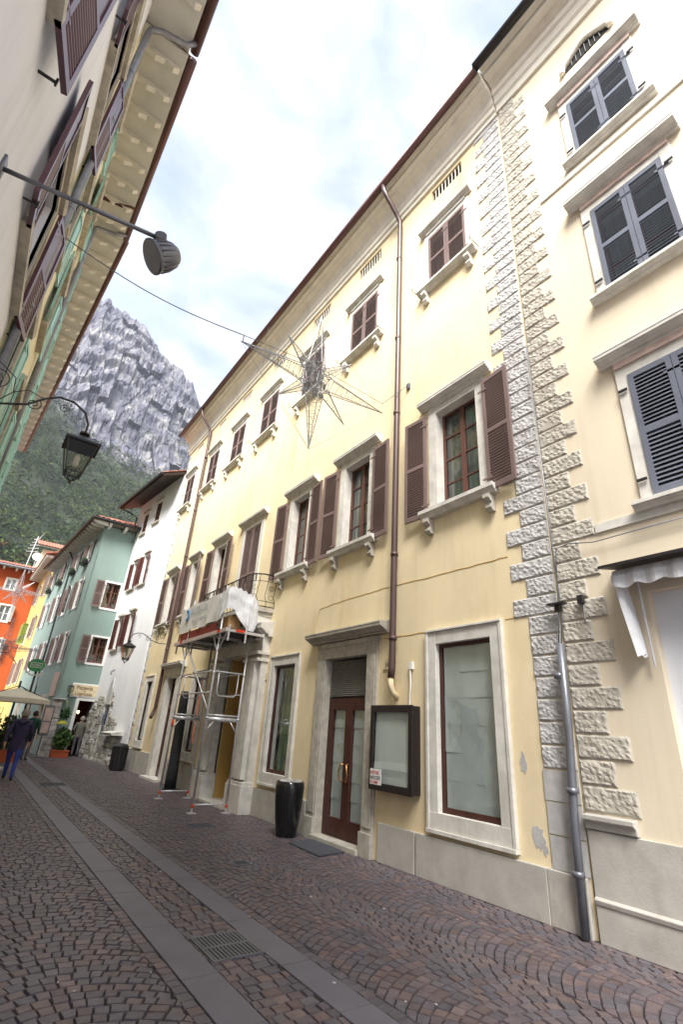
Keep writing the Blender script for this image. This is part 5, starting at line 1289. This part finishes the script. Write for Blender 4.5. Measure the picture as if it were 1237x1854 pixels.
    for i in range(nu+1):
        s = i/nu*(len(path)-1); k = min(int(s), len(path)-2); q = s-k
        x = path[k][0]*(1-q)+path[k+1][0]*q; y = path[k][1]*(1-q)+path[k+1][1]*q; a = bot[k]*(1-q)+bot[k+1]*q; b = top[k]*(1-q)+top[k+1]*q
        for j in range(nz+1):
            z = a+(b-a)*j/nz; fz = (b-z)/(b-a+1e-6); z -= .04*math.sin(s*5.2)**2*(1-fz); n = noise.noise(Vector((x*5, y*5, z*2)))*.05+noise.noise(Vector((x*16+z*3, y*16, z*5)))*.022+.012*math.sin(s*16+z*2.5)*fz; vs.append((x-n*.5, y-abs(n), z))
    mb.add(vs, [(i*(nz+1)+j, (i+1)*(nz+1)+j, (i+1)*(nz+1)+j+1, i*(nz+1)+j+1) for i in range(nu) for j in range(nz)])
    build(mb, 'sheet', 'cloth', t, smooth=True)
M['greyink'] = mat('pale grey print', (.45, .47, .5), .7, .03)
M['blueink'] = mat('blue print', (.08, .28, .55), .6, .03)
scaffold()
def parasol():
    t = thing('parasol', 'square cream canvas parasol on a pole before the sea green house', 'parasol', (1.3, 19.3, 0))
    c = (1.3, 19.3); h = .88
    mb = MB(); ap = (c[0], c[1], 2.3); n = 8; vs = [ap]
    cor = [(c[0]-h, c[1]-h), (c[0]+h, c[1]-h), (c[0]+h, c[1]+h), (c[0]-h, c[1]+h)]; pts = []
    for i in range(4):
        a, b = cor[i], cor[(i+1) % 4]
        for k in range(n): s = k/n; sag = .05*math.sin(math.pi*s); pts.append((a[0]+(b[0]-a[0])*s, a[1]+(b[1]-a[1])*s, 1.98+sag*.4))
    N = len(pts); vs += pts+[(x, y, z-.13) for x, y, z in pts]
    mb.add(vs, [(0, 1+i, 1+(i+1) % N) for i in range(N)]+[(1+i, 1+(i+1) % N, 1+N+(i+1) % N, 1+N+i) for i in range(N)])
    build(mb, 'canopy', 'canvas', t)
    mb = MB(); mb.tube([(*c, 0), (*c, 2.5)], .03, 8); build(mb, 'pole', 'darkwood', t, smooth=True)
    mb = MB()
    for x, y in cor: mb.tube([(*c, 2.36), (x, y, 1.95)], .012, 5)
    build(mb, 'ribs', 'darkwood', t)
    mb = MB(); mb.lathe((*c, 0), [(.3, 0), (.3, .07), (.05, .1)], 16); build(mb, 'base', 'plinth', t)
parasol()
def signs():
    t = thing('pole_sign', 'round green enamel sign on a slanting dark pole above the parasol', 'sign', (1.98, 22.5, 0))
    Yk = 22.5; k = (Yk/24)
    cx, cz = 1.97*k, 1.57+(3.37-1.57)*k
    mb = MB(); mb.tube([(1.93, Yk+.06, 0), (1.9, Yk+.06, cz+.1)], .04, 8); build(mb, 'pole', 'iron', t, smooth=True)
    mb = MB(); vs = [(cx+.29*math.cos(a), cz+.23*math.sin(a)) for a in [2*math.pi*i/28 for i in range(28)]]; mb.wprism(Fr(0, Yk, 1, 0, 0, 1), vs, -.05, .04)
    d = build(mb, 'disc', 'signgreen', t)
    mb = MB(); F = Fr(cx, Yk-.05, 1, 0, 0, -1)
    mb.box(F, -.2, .2, 0, .008, cz+.075, cz+.09); mb.box(F, -.2, .2, 0, .008, cz-.09, cz-.075); mb.box(F, -.2, -.185, 0, .008, cz-.075, cz+.075); mb.box(F, .185, .2, 0, .008, cz-.075, cz+.075)
    build(mb, 'border', 'whitepaint', d)
    text('PIZZERIA', 'lettering', d, (cx-.17, Yk-.058, cz-.045), (1, 0, 0), (0, 0, 1), .125, 'whitepaint', .002, squeeze=.62)
    mb = MB(); mb.tube([(cx+.3*math.cos(a), Yk, cz-.1+.26*math.sin(a)) for a in [math.pi*(1.12+.76*k/12) for k in range(13)]], .03, 6); build(mb, 'scroll_plate', 'whitepaint', t)
    # pizzeria sign above doorway
    t = thing('painted_sign', 'cream painted pizzeria sign with a white border above the doorway', 'sign', (4.25, 25.5, 2.4))
    F = Fr(3.2, 25.55, 1, .03, 0, -1)
    mb = MB(); mb.box(F, .5, 1.7, .01, .05, 2.36, 2.94); b = build(mb, 'border', 'whitepaint', t, bevel=.02)
    mb = MB(); mb.box(F, .55, 1.66, .05, .06, 2.42, 2.88); build(mb, 'board', 'signcream', t)
    y = 25.55-.062
    text('Pizzeria', 'lettering', t, (3.2+.68, y+.02, 2.69), (1, .03, 0), (0, 0, 1), .22, 'brownink', .004); text('la', 'lettering', t, (3.2+1.02, y+.03, 2.59), (1, .03, 0), (0, 0, 1), .1, 'brownink', .004)
    text('Logrossa', 'lettering', t, (3.2+.66, y+.02, 2.45), (1, .03, 0), (0, 0, 1), .2, 'brownink', .004)
    # menu board on the west face
    mb = MB(); mb.box(FGW, .55, 1.5, .02, .06, 2.35, 3.35); b = build(mb, 'wall_menu_board', 'signpink', None); tag(b, 'faded pink painted board on the sea green wall above the parasol', 'sign board')
    # small wall lamp near the corner
    t = thing('wall_lamp', 'small round headed lamp on the corner of the sea green house', 'wall lamp', (3.62, 25.4, 2.3))
    mb = MB(); mb.tube([(3.62, 25.52, 2.35), (3.6, 25.35, 2.4), (3.62, 25.3, 2.5)], .02, 6); build(mb, 'arm', 'iron', t)
    mb = MB(); mb.lathe((3.63, 25.28, 2.5), [(.05, 0), (.13, .06), (.14, .2), (.1, .26), (.02, .29)], 14); build(mb, 'globe', 'lampglass', t, smooth=True)
    mb = MB(); mb.lathe((3.63, 25.28, 2.74), [(.15, 0), (.08, .07), (.02, .09)], 14); build(mb, 'cap', 'iron', t)
    # warm bulb in the hall
    t = thing('hall_lamp', 'small warm lit bulb glowing inside the pizzeria doorway', 'lamp', (4.45, 26.9, 1.75))
    mb = MB(); mb.lathe((4.42, 26.9, 1.72), [(.02, 0), (.05, .04), (.05, .09), (.02, .13)], 10); build(mb, 'bulb', 'glow', t, smooth=True)
    mb = MB(); mb.tube([(4.42, 26.9, 1.85), (4.42, 26.9, 2.6)], .008, 5); mb.lathe((4.42, 26.9, 1.84), [(.1, 0), (.03, .08)], 10); build(mb, 'shade', 'iron', t)
    # menu frame stands beyond the parasol
    t = thing('menu_stand', 'narrow menu stand with pink sheets beside the sea green corner', 'menu stand', (2.95, 24.6, 0))
    mb = MB(); F2 = Fr(2.95, 24.6, 1, .2, .2, -1); mb.box(F2, -.19, .19, 0, .05, .8, 1.95); mb.tube([(2.95, 24.62, 0), (2.95, 24.62, .85)], .03, 6); mb.box(F2, -.2, .2, -.12, .15, 0, .04); build(mb, 'frame', 'lampgrey', t)
    mb = MB(); mb.box(F2, -.14, .14, .05, .06, .9, 1.3); mb.box(F2, -.14, .14, .05, .06, 1.35, 1.85); build(mb, 'sheet', 'signpink', t)
M['signpink'] = mat('faded pink board', (.52, .40, .36), .8, .12, 6, stain=(.4, .28, .24), stain_amt=.5, sscale=7)
signs()
def plants():
    t = thing('trough_plant', 'leafy green shrub in a terracotta trough beside the pizzeria doorway', 'potted plant', (3.82, 25.1, 0))
    mb = MB(); f = Fr(3.82, 25.1, 1, 0, 0, 1); mb.box(f, -.33, .33, -.16, .16, 0, .26); mb.box(f, -.35, .35, -.18, .18, .22, .28); build(mb, 'trough', 'terracotta', t, bevel=.01)
    mb = MB(); leaf_cloud(mb, (3.8, 25.1, .68), (.36, .25, .42), 700, .11, 1, up=.8); build(mb, 'foliage', 'leaf', t)
    t = thing('hanging_plant', 'dark leafy plant in a yellow green hanging basket on the corner buttress', 'hanging plant', (3.62, 25.0, 1.35))
    mb = MB(); mb.lathe((3.62, 25.0, 1.26), [(.22, 0), (.2, .05), (.06, .16)], 14); mb.tube([(3.6, 25.2, 2.2), (3.62, 25.0, 2.1), (3.62, 25.0, 1.4)], .008, 5); build(mb, 'basket', 'moss', t)
    mb = MB(); leaf_cloud(mb, (3.64, 25.0, 1.66), (.2, .18, .26), 320, .09, 2); build(mb, 'foliage', 'leafdark', t)
    # row of shrubs in troughs under the parasol
    for k, (x, y, h, s, lab) in enumerate(((.15, 21.4, 1.5, 11, 'tall dark hedge plant in a terracotta trough, farthest from the menu stand'), (.9, 21.8, 1.35, 12, 'dark hedge plant in a terracotta trough directly behind the parasol pole'), (1.65, 22.2, 1.1, 13, 'lower dark hedge plant in a trough, nearest the menu stand'))):
        t = thing('hedge_plant', lab, 'potted plant', (x, y, 0), 'hedge plants in troughs around the terrace')
        mb = MB(); f = Fr(x, y, 1, .3, -.3, 1); mb.box(f, -.33, .33, -.18, .18, 0, .38); build(mb, 'trough', 'terracotta', t)
        mb = MB(); leaf_cloud(mb, (x, y, .4+h*.45), (.38, .25, h*.5), 700, .13, s, up=.5); build(mb, 'foliage', 'leafdark', t)
        mb = MB()
        for q in range(7): mb.tube([(x-.25+q*.08, y, .38), (x-.3+q*.1, y-.05, .38+h)], .012, 4)
        build(mb, 'stems', 'greywood', t)
plants()

#@@ PEOPLE
def skin_body(name, root_loc, verts, edges, regions, sub=2):
    """one continuous figure grown over a jointed skeleton; regions(face centre local)->material slot"""
    me = bpy.data.meshes.new('skel'); me.from_pydata([v[:3] for v in verts], edges, []); ob = bpy.data.objects.new('skel', me); C.objects.link(ob)
    sk = ob.modifiers.new('s', 'SKIN'); sk.use_smooth_shade = True
    for i, v in enumerate(verts):
        sv = me.skin_vertices[0].data[i]; sv.radius = (v[3], v[4] if len(v) > 4 else v[3]); sv.use_root = (i == 0)
    sb = ob.modifiers.new('u', 'SUBSURF'); sb.levels = sub; sb.render_levels = sub
    bpy.context.view_layer.update()
    m2 = bpy.data.meshes.new_from_object(ob.evaluated_get(bpy.context.evaluated_depsgraph_get())); bpy.data.objects.remove(ob)
    return m2
def person(lab, loc, face, step, mats, hair, coat_end=.80, arms='swing', s=1.0, lean=0., bald=False):
    """face: heading angle (0 = walking towards +Y). mats: jacket, trousers"""
    t = thing('person', lab, 'person', loc)
    ca, sa = math.cos(face), math.sin(face)
    def T(x, y, z): return (x*s, (y+lean*max(0, z-.9))*s, z*s)
    H = step
    V = []; Ed = []
    def v(x, y, z, r, r2=None): V.append((*T(x, y, z), r*s, (r2 or r)*s)); return len(V)-1
    def e(a, b): Ed.append((a, b))
    pel = v(0, 0, .93, .16, .12); waist = v(0, .0, 1.08, .155, .12); chest = v(0, .0, 1.27, .19, .135); upper = v(0, -.01, 1.40, .17, .11); neck = v(0, .0, 1.48, .065); jaw = v(0, .03, 1.55, .075, .085); head = v(0, .015, 1.64, .088, .105); crown = v(0, .0, 1.71, .06, .075)
    for a, b in ((pel, waist), (waist, chest), (chest, upper), (upper, neck), (neck, jaw), (jaw, head), (head, crown)): e(a, b)
    for sd, st in ((-1, 1), (1, -1)):
        st *= H
        hip = v(sd*.1, 0, .86, .105); th = v(sd*.1, st*.10, .68, .09); kn = v(sd*.1, st*.17+.02, .48, .062); cf = v(sd*.1, st*.22-.02*(st < 0), .30, .058); an = v(sd*.1, st*.30-.03, .09+.05*(st < 0)*H, .042); fo = v(sd*.11, st*.30+.06, .045+.02*(st < 0), .042); to = v(sd*.115, st*.30+.15, .032, .032)
        for a, b in ((pel, hip), (hip, th), (th, kn), (kn, cf), (cf, an), (an, fo), (fo, to)): e(a, b)
        sh = v(sd*.19, 0, 1.40, .07)
        if arms == 'swing': el = v(sd*.27, -st*.10-.03, 1.14, .058); wr = v(sd*.27, -st*.22+.08, .93, .036)
        elif arms == 'pocket': el = v(sd*.29, -.08, 1.15, .058); wr = v(sd*.2, .02, .98, .038)
        else: el = v(sd*.26, -.04, 1.14, .052); wr = v(sd*.26, .03, .92, .034)
        e(upper, sh); e(sh, el); e(el, wr)
        w0 = V[wr]; hx, hy, hz = w0[0]/s, w0[1]/s, w0[2]/s
        palm = len(V); V.append((hx*s, (hy+.02)*s, (hz-.08)*s, .038*s, .022*s)); e(wr, palm)
        for fk in range(4):
            l = (.07, .082, .076, .06)[fk]; y0 = hy+.03-.02*fk+.01; f1 = len(V); V.append(((hx-sd*.005)*s, y0*s, (hz-.125)*s, .010*s, .010*s)); e(palm, f1)
            f2 = len(V); V.append(((hx-sd*.02)*s, (y0+.005)*s, (hz-.125-l*.5)*s, .009*s, .009*s)); e(f1, f2); f3 = len(V); V.append(((hx-sd*.04)*s, (y0+.006)*s, (hz-.12-l*.85)*s, .007*s, .007*s)); e(f2, f3)
        tb = len(V); V.append(((hx-sd*.02)*s, (hy+.055)*s, (hz-.09)*s, .011*s, .011*s)); e(palm, tb); tb2 = len(V); V.append(((hx-sd*.03)*s, (hy+.065)*s, (hz-.125)*s, .009*s, .009*s)); e(tb, tb2)
    me = skin_body('person', loc, V, Ed, None)
    me.materials.clear()
    for m in (mats[0], mats[1], 'skin', 'shoe'): me.materials.append(M[m])
    for p in me.polygons:
        c = p.center; z = c.z/s; ax = abs(c.x)/s
        if z > 1.49: k = 2
        elif z < .085: k = 3
        elif ax > .2 and z < .92 and z > .6: k = 2
        elif ax > .205 and z >= .92: k = 0
        elif z < coat_end: k = 1
        else: k = 0
        p.material_index = k; p.use_smooth = True
    for vtx in me.vertices:
        x, y, z = vtx.co; vtx.co = (x*ca+y*sa, -x*sa+y*ca, z)
    body = bpy.data.objects.new('body', me); C.objects.link(body); body.parent = t
    def L(x, y, z): x, y, z = T(x, y, z); return (x*ca+y*sa+loc[0], -x*sa+y*ca+loc[1], z+loc[2])
    # hair cap, ears, face
    mb = MB(); n, k2 = 20, 9; b0 = 0
    for j in range(k2+1):
        ph = math.pi*.5*j/k2*1.15
        for i in range(n):
            th = 2*math.pi*i/n; front = math.sin(th)
            rr = (1.05-.06*max(0, front)); zz = 1.625+.125*math.cos(ph)*(1) ; low = 1.0
            x = .098*math.sin(ph)*math.cos(th)*rr; y = .012+.115*math.sin(ph)*math.sin(th)*rr
            if front > .2 and ph > 1.1: zz = 1.68+.0*j
            if front < .2: zz -= .035*(ph > 1.3)
            mb.v.append(L(x, y, zz))
    for j in range(k2):
        for i in range(n): mb.f.append((j*n+i, j*n+(i+1) % n, (j+1)*n+(i+1) % n, (j+1)*n+i)); mb.m.append(0)
    build(mb, 'hair', hair, t, smooth=True)
    mb = MB()
    for sd in (-1, 1): mb.tube([L(sd*.088, .0, 1.60), L(sd*.105, -.01, 1.63), L(sd*.095, .0, 1.665)], .012, 6)
    mb.tube([L(0, .105, 1.65), L(0, .135, 1.61), L(0, .115, 1.60)], .012, 6)
    build(mb, 'face', 'skin', t, smooth=True)
    mb = MB()
    for sd in (-1, 1): mb.tube([L(sd*.022, .112, 1.645), L(sd*.045, .106, 1.645)], .007, 5)
    mb.tube([L(-.022, .118, 1.572), L(.022, .118, 1.572)], .005, 5); build(mb, 'features', 'hairdark', t)
    if coat_end < .95:
        mb = MB(); n = 22; prof = [(.17, .125, coat_end-.06), (.178, .13, coat_end+.1), (.175, .13, 1.05), (.195, .145, 1.25), (.185, .13, 1.38), (.1, .09, 1.47)]
        for (rx, ry, z) in prof:
            for i in range(n): th = 2*math.pi*i/n; w = 1+.03*math.sin(th*5+z*9); mb.v.append(L(rx*math.cos(th)*w, ry*math.sin(th)*w, z))
        for j in range(len(prof)-1):
            for i in range(n): mb.f.append((j*n+i, j*n+(i+1) % n, (j+1)*n+(i+1) % n, (j+1)*n+i)); mb.m.append(0)
        if mats[0] == 'jacket': mb.tube([L(-.12, -.03, 1.45), L(-.07, -.13, 1.42), L(0, -.16, 1.38), L(.07, -.13, 1.42), L(.12, -.03, 1.45)], [.035, .05, .06, .05, .035], 8)
        build(mb, 'jacket', mats[0], t, smooth=True)
    return t
person('person in a dark padded jacket and blue jeans walking away down the street', (1.44, 16.3, 0), R(8), 1.0, ('jacket', 'jeans'), 'hairgrey', .74, 'swing', .97, lean=.04)
person('person in a grey sweater standing in the pizzeria doorway, hands in front', (4.5, 25.75, .0), R(5), .25, ('olivejkt', 'greytrs'), 'hairgrey', .9, 'pocket', .93)
person('person in a dark green jacket and grey trousers standing by the menu stand', (2.35, 22.9, 0), R(25), .35, ('greenjkt', 'greytrs'), 'hairdark', .82, 'down', .97)

#@@ MOUNTAIN
def ridge(az):
    P = [(-70, 24), (-40, 30), (-15, 36), (-6, 39), (0.3, 40.7), (2.6, 40.1), (5.1, 40.2), (6.8, 38.9), (8.8, 37.6), (11, 36.6), (13.1, 35.2), (14.8, 33.3), (17, 31), (22, 27), (32, 22), (50, 19), (80, 17)]
    return float(np.interp(az, [p[0] for p in P], [p[1] for p in P]))
def forest_line(az):
    P = [(-70, 22), (-15, 30), (-3, 30), (0.8, 28.0), (3, 26.5), (7.5, 25.6), (11.4, 24.6), (14, 23), (20, 20), (80, 14)]
    return float(np.interp(az, [p[0] for p in P], [p[1] for p in P]))
def surf(az, t):
    """t 0..1 forest slope, 1..2 cliff; returns a point"""
    el1 = forest_line(az); el2 = ridge(az)
    if t <= 1: el = 6+(el1-6)*t; r = 230+430*t
    else: s = t-1; el = el1+(el2-el1)*s; r = 660+150*s+60*s*s
    a = R(az); p = Vector((r*math.sin(a), r*math.cos(a), EYE+r*math.tan(R(el))))
    n1 = noise.fractal(p*.012, .9, 2.0, 5)
    if t > 1:
        s = t-1; k = min(1, s*5)*(1-.55*max(0, s-.93)/.07)
        u = az*4.2                                # metres-like coordinate across the face, scaled
        wv = noise.noise(Vector((u*.05, p.z*.004, 1)))*9
        def cell(q, zz, sd):                      # flat facets with sharp vertical breaks
            k0 = math.floor(q); fr_ = q-k0; h0 = noise.noise(Vector((k0*7.3, math.floor(zz+noise.noise(Vector((k0*3.1, sd, 0)))*2)*5.1, sd)))
            return h0+(fr_-.5)*noise.noise(Vector((k0*2.7, sd, 4)))*1.1
        c1 = cell((u+wv+p.z*.03)*.16, p.z*.011, 1.5); c2 = cell((u+wv*.6-p.z*.05)*.42, p.z*.022, 7.5); c3 = cell((u+p.z*.02)*1.1, p.z*.045, 3.3)
        ter = p.z*.017+noise.noise(Vector((u*.04, p.z*.003, 9)))*1.2+.012*u; fz = ter-math.floor(ter); led = (min(1, fz*4)-fz)*14
        rough_ = noise.fractal(Vector((u*.5, p.z*.03, 2)), .9, 2.0, 5)
        d = (c1*26+c2*4+c3*1.0+led*.9+rough_*4+n1*8)*k
        p -= Vector((math.sin(a), math.cos(a), 0))*d
        jag = (noise.noise(Vector((az*1.3, 0, 0)))*9+noise.noise(Vector((az*3.1, 3, 0)))*5+noise.noise(Vector((az*8, 7, 0)))*1.8)*(max(0, s-.5)*2)
        p.z += jag+n1*2
    else: p.z += n1*14*min(1, t*3)
    return p
def mountain():
    azs = list(np.linspace(-70, -8, 50))+list(np.linspace(-7.6, 20, 330))+list(np.linspace(20.8, 75, 50))
    ts = list(np.linspace(0, 1, 40))+list(np.linspace(1.006, 2, 200)); V = []
    for a in azs:
        for t in ts: V.append(tuple(surf(a, t)))
        q = V[-1]; k = 1+200/math.hypot(q[0], q[1]); V.append((q[0]*k, q[1]*k, q[2]-60))
    n = len(ts)+1
    m = MB(); m.v = V; m.f = [(i*n+j, (i+1)*n+j, (i+1)*n+j+1, i*n+j+1) for i in range(len(azs)-1) for j in range(n-1)]; m.m = [0]*len(m.f)
    mt, nt, N, L, B = nodes('mountain rock'); B.inputs['Roughness'].default_value = .95; B.inputs['Specular IOR Level'].default_value = .1
    g = N.new('ShaderNodeNewGeometry')
    def nz(scale, sc3, det=8, ro=.65):
        mp = N.new('ShaderNodeMapping'); mp.inputs['Scale'].default_value = sc3; x = N.new('ShaderNodeTexNoise'); x.inputs['Scale'].default_value = scale; x.inputs['Detail'].default_value = det; x.inputs['Roughness'].default_value = ro
        L.new(g.outputs['Position'], mp.inputs[0]); L.new(mp.outputs[0], x.inputs['Vector']); return x.outputs['Fac']
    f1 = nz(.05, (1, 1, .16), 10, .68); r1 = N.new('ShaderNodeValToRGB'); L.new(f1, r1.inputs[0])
    el = r1.color_ramp.elements; el[0].position = .33; el[0].color = (.07, .07, .10, 1); el[1].position = .68; el[1].color = (.31, .30, .29, 1)  # bluish dark stops paint the shaded faces into the rock colour
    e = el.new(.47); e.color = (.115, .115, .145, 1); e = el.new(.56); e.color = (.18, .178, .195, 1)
    f2 = nz(.012, (1, 1, 1.6)); f3 = nz(.09, (1, 1, 1), 6); 
    sep = N.new('ShaderNodeSeparateXYZ'); L.new(g.outputs['Normal'], sep.inputs[0])
    ad = N.new('ShaderNodeMath'); ad.operation = 'MULTIPLY_ADD'; L.new(f2, ad.inputs[0]); ad.inputs[1].default_value = .9; L.new(sep.outputs['Z'], ad.inputs[2])
    ad2 = N.new('ShaderNodeMath'); ad2.operation = 'MULTIPLY_ADD'; L.new(f3, ad2.inputs[0]); ad2.inputs[1].default_value = .5; L.new(ad.outputs[0], ad2.inputs[2])
    mr = N.new('ShaderNodeMapRange'); mr.inputs[1].default_value = 1.28; mr.inputs[2].default_value = 1.5; L.new(ad2.outputs[0], mr.inputs[0])
    gr = N.new('ShaderNodeValToRGB'); L.new(f3, gr.inputs[0]); gr.color_ramp.elements[0].color = (.012, .022, .012, 1); gr.color_ramp.elements[1].color = (.05, .065, .03, 1)
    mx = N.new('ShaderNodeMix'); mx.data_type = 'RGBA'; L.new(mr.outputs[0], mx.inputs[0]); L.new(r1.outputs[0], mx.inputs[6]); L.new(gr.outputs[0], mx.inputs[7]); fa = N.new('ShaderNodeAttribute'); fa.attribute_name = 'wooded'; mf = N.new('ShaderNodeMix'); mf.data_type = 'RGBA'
    fb = N.new('ShaderNodeMath'); fb.operation = 'MULTIPLY_ADD'; L.new(f3, fb.inputs[0]); fb.inputs[1].default_value = 1.2; fb.inputs[2].default_value = -.6
    fc = N.new('ShaderNodeMath'); fc.operation = 'ADD'; fc.use_clamp = True; L.new(fa.outputs['Fac'], fc.inputs[0]); L.new(fb.outputs[0], fc.inputs[1])
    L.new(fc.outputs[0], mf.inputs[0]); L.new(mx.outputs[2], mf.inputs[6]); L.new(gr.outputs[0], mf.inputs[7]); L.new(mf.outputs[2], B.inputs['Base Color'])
    b = N.new('ShaderNodeBump'); b.inputs['Strength'].default_value = 1; b.inputs['Distance'].default_value = 1.6; L.new(nz(.2, (1, 1, .22), 10, .75), b.inputs['Height']); L.new(b.outputs[0], B.inputs['Normal'])
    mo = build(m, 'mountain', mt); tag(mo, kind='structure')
    at = mo.data.attributes.new('wooded', 'FLOAT', 'POINT'); w = []
    for a in azs:
        for t in ts: w.append(max(0, min(1, (1.04-t)/.08)))
        w.append(0)
    at.data.foreach_set('value', w)
mountain()
def forest():
    r = np.random.default_rng(5); rr = random.Random(6)
    V = []; F = []; K = []
    pal = [(.030, .060, .022), (.040, .072, .026), (.06, .088, .03), (.025, .050, .024), (.075, .095, .035), (.045, .07, .026), (.10, .10, .04), (.11, .065, .03), (.032, .06, .03)]
    warm = [(.085, .10, .035), (.11, .12, .045), (.065, .085, .03), (.14, .12, .05), (.05, .075, .03), (.15, .075, .035), (.09, .11, .05)]
    for k in range(9500):
        az = rr.uniform(-5.5, 15); t = rr.random()**1.0*1.08
        if t > 1 and rr.random() < .5: continue
        p = surf(az, min(t, 1.12)); dist = math.hypot(p.x, p.y); el = math.degrees(math.atan2(p.z, dist))
        if el < 10: continue
        s = rr.uniform(3.2, 6.2)*(1.0 if t < .35 else .85); c = rr.choice(warm if rr.random() > t*2.1 else pal[:6]); f = rr.uniform(.75, 1.3)*(1.25 if t < .3 else 1)
        con = rr.random() < (.15 if t < .4 else .45)
        n = 40 if t < .4 else 20
        for i in range(n):
            th, z = rr.uniform(0, 6.283), rr.uniform(-.5, 1)
            if con: z = rr.uniform(-.6, 1.5); q = max(0.05, (1.5-z)/2.1)*.75
            else: q = math.sqrt(max(0, 1-z*z))*rr.uniform(.75, 1.08)
            cx, cy, cz = p.x+s*q*math.cos(th), p.y+s*q*math.sin(th), p.z+s*(z+.3)
            h = s*rr.uniform(.22, .42); b = len(V)
            for _ in range(3): V.append((cx+rr.uniform(-h, h), cy+rr.uniform(-h, h), cz+rr.uniform(-h, h)*.7))
            F.append((b, b+1, b+2)); g = f*(.45+.75*(z+.6)/2*rr.uniform(.6, 1.4))*.85; K.append((c[0]*g*1.2, c[1]*g*1.15, c[2]*g*.85, 1))  # crowns pale upwards: shade low in each tree is painted into its colour
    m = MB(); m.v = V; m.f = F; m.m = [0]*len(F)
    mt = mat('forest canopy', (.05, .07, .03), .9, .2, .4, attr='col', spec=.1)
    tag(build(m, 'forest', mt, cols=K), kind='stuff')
forest()

def haze():
    mb = MB(); mb.box(WORLD, -1500, 1500, -1500, 1500, -1.05, 900)
    m = bpy.data.materials.new('valley haze'); m.use_nodes = True; nt = m.node_tree; nt.nodes.clear()
    o = nt.nodes.new('ShaderNodeOutputMaterial'); v = nt.nodes.new('ShaderNodeVolumePrincipled')
    v.inputs['Density'].default_value = .00012; v.inputs['Color'].default_value = (.78, .84, 1, 1)
    nt.links.new(v.outputs[0], o.inputs['Volume'])
    tag(build(mb, 'haze', m), kind='stuff')
haze()
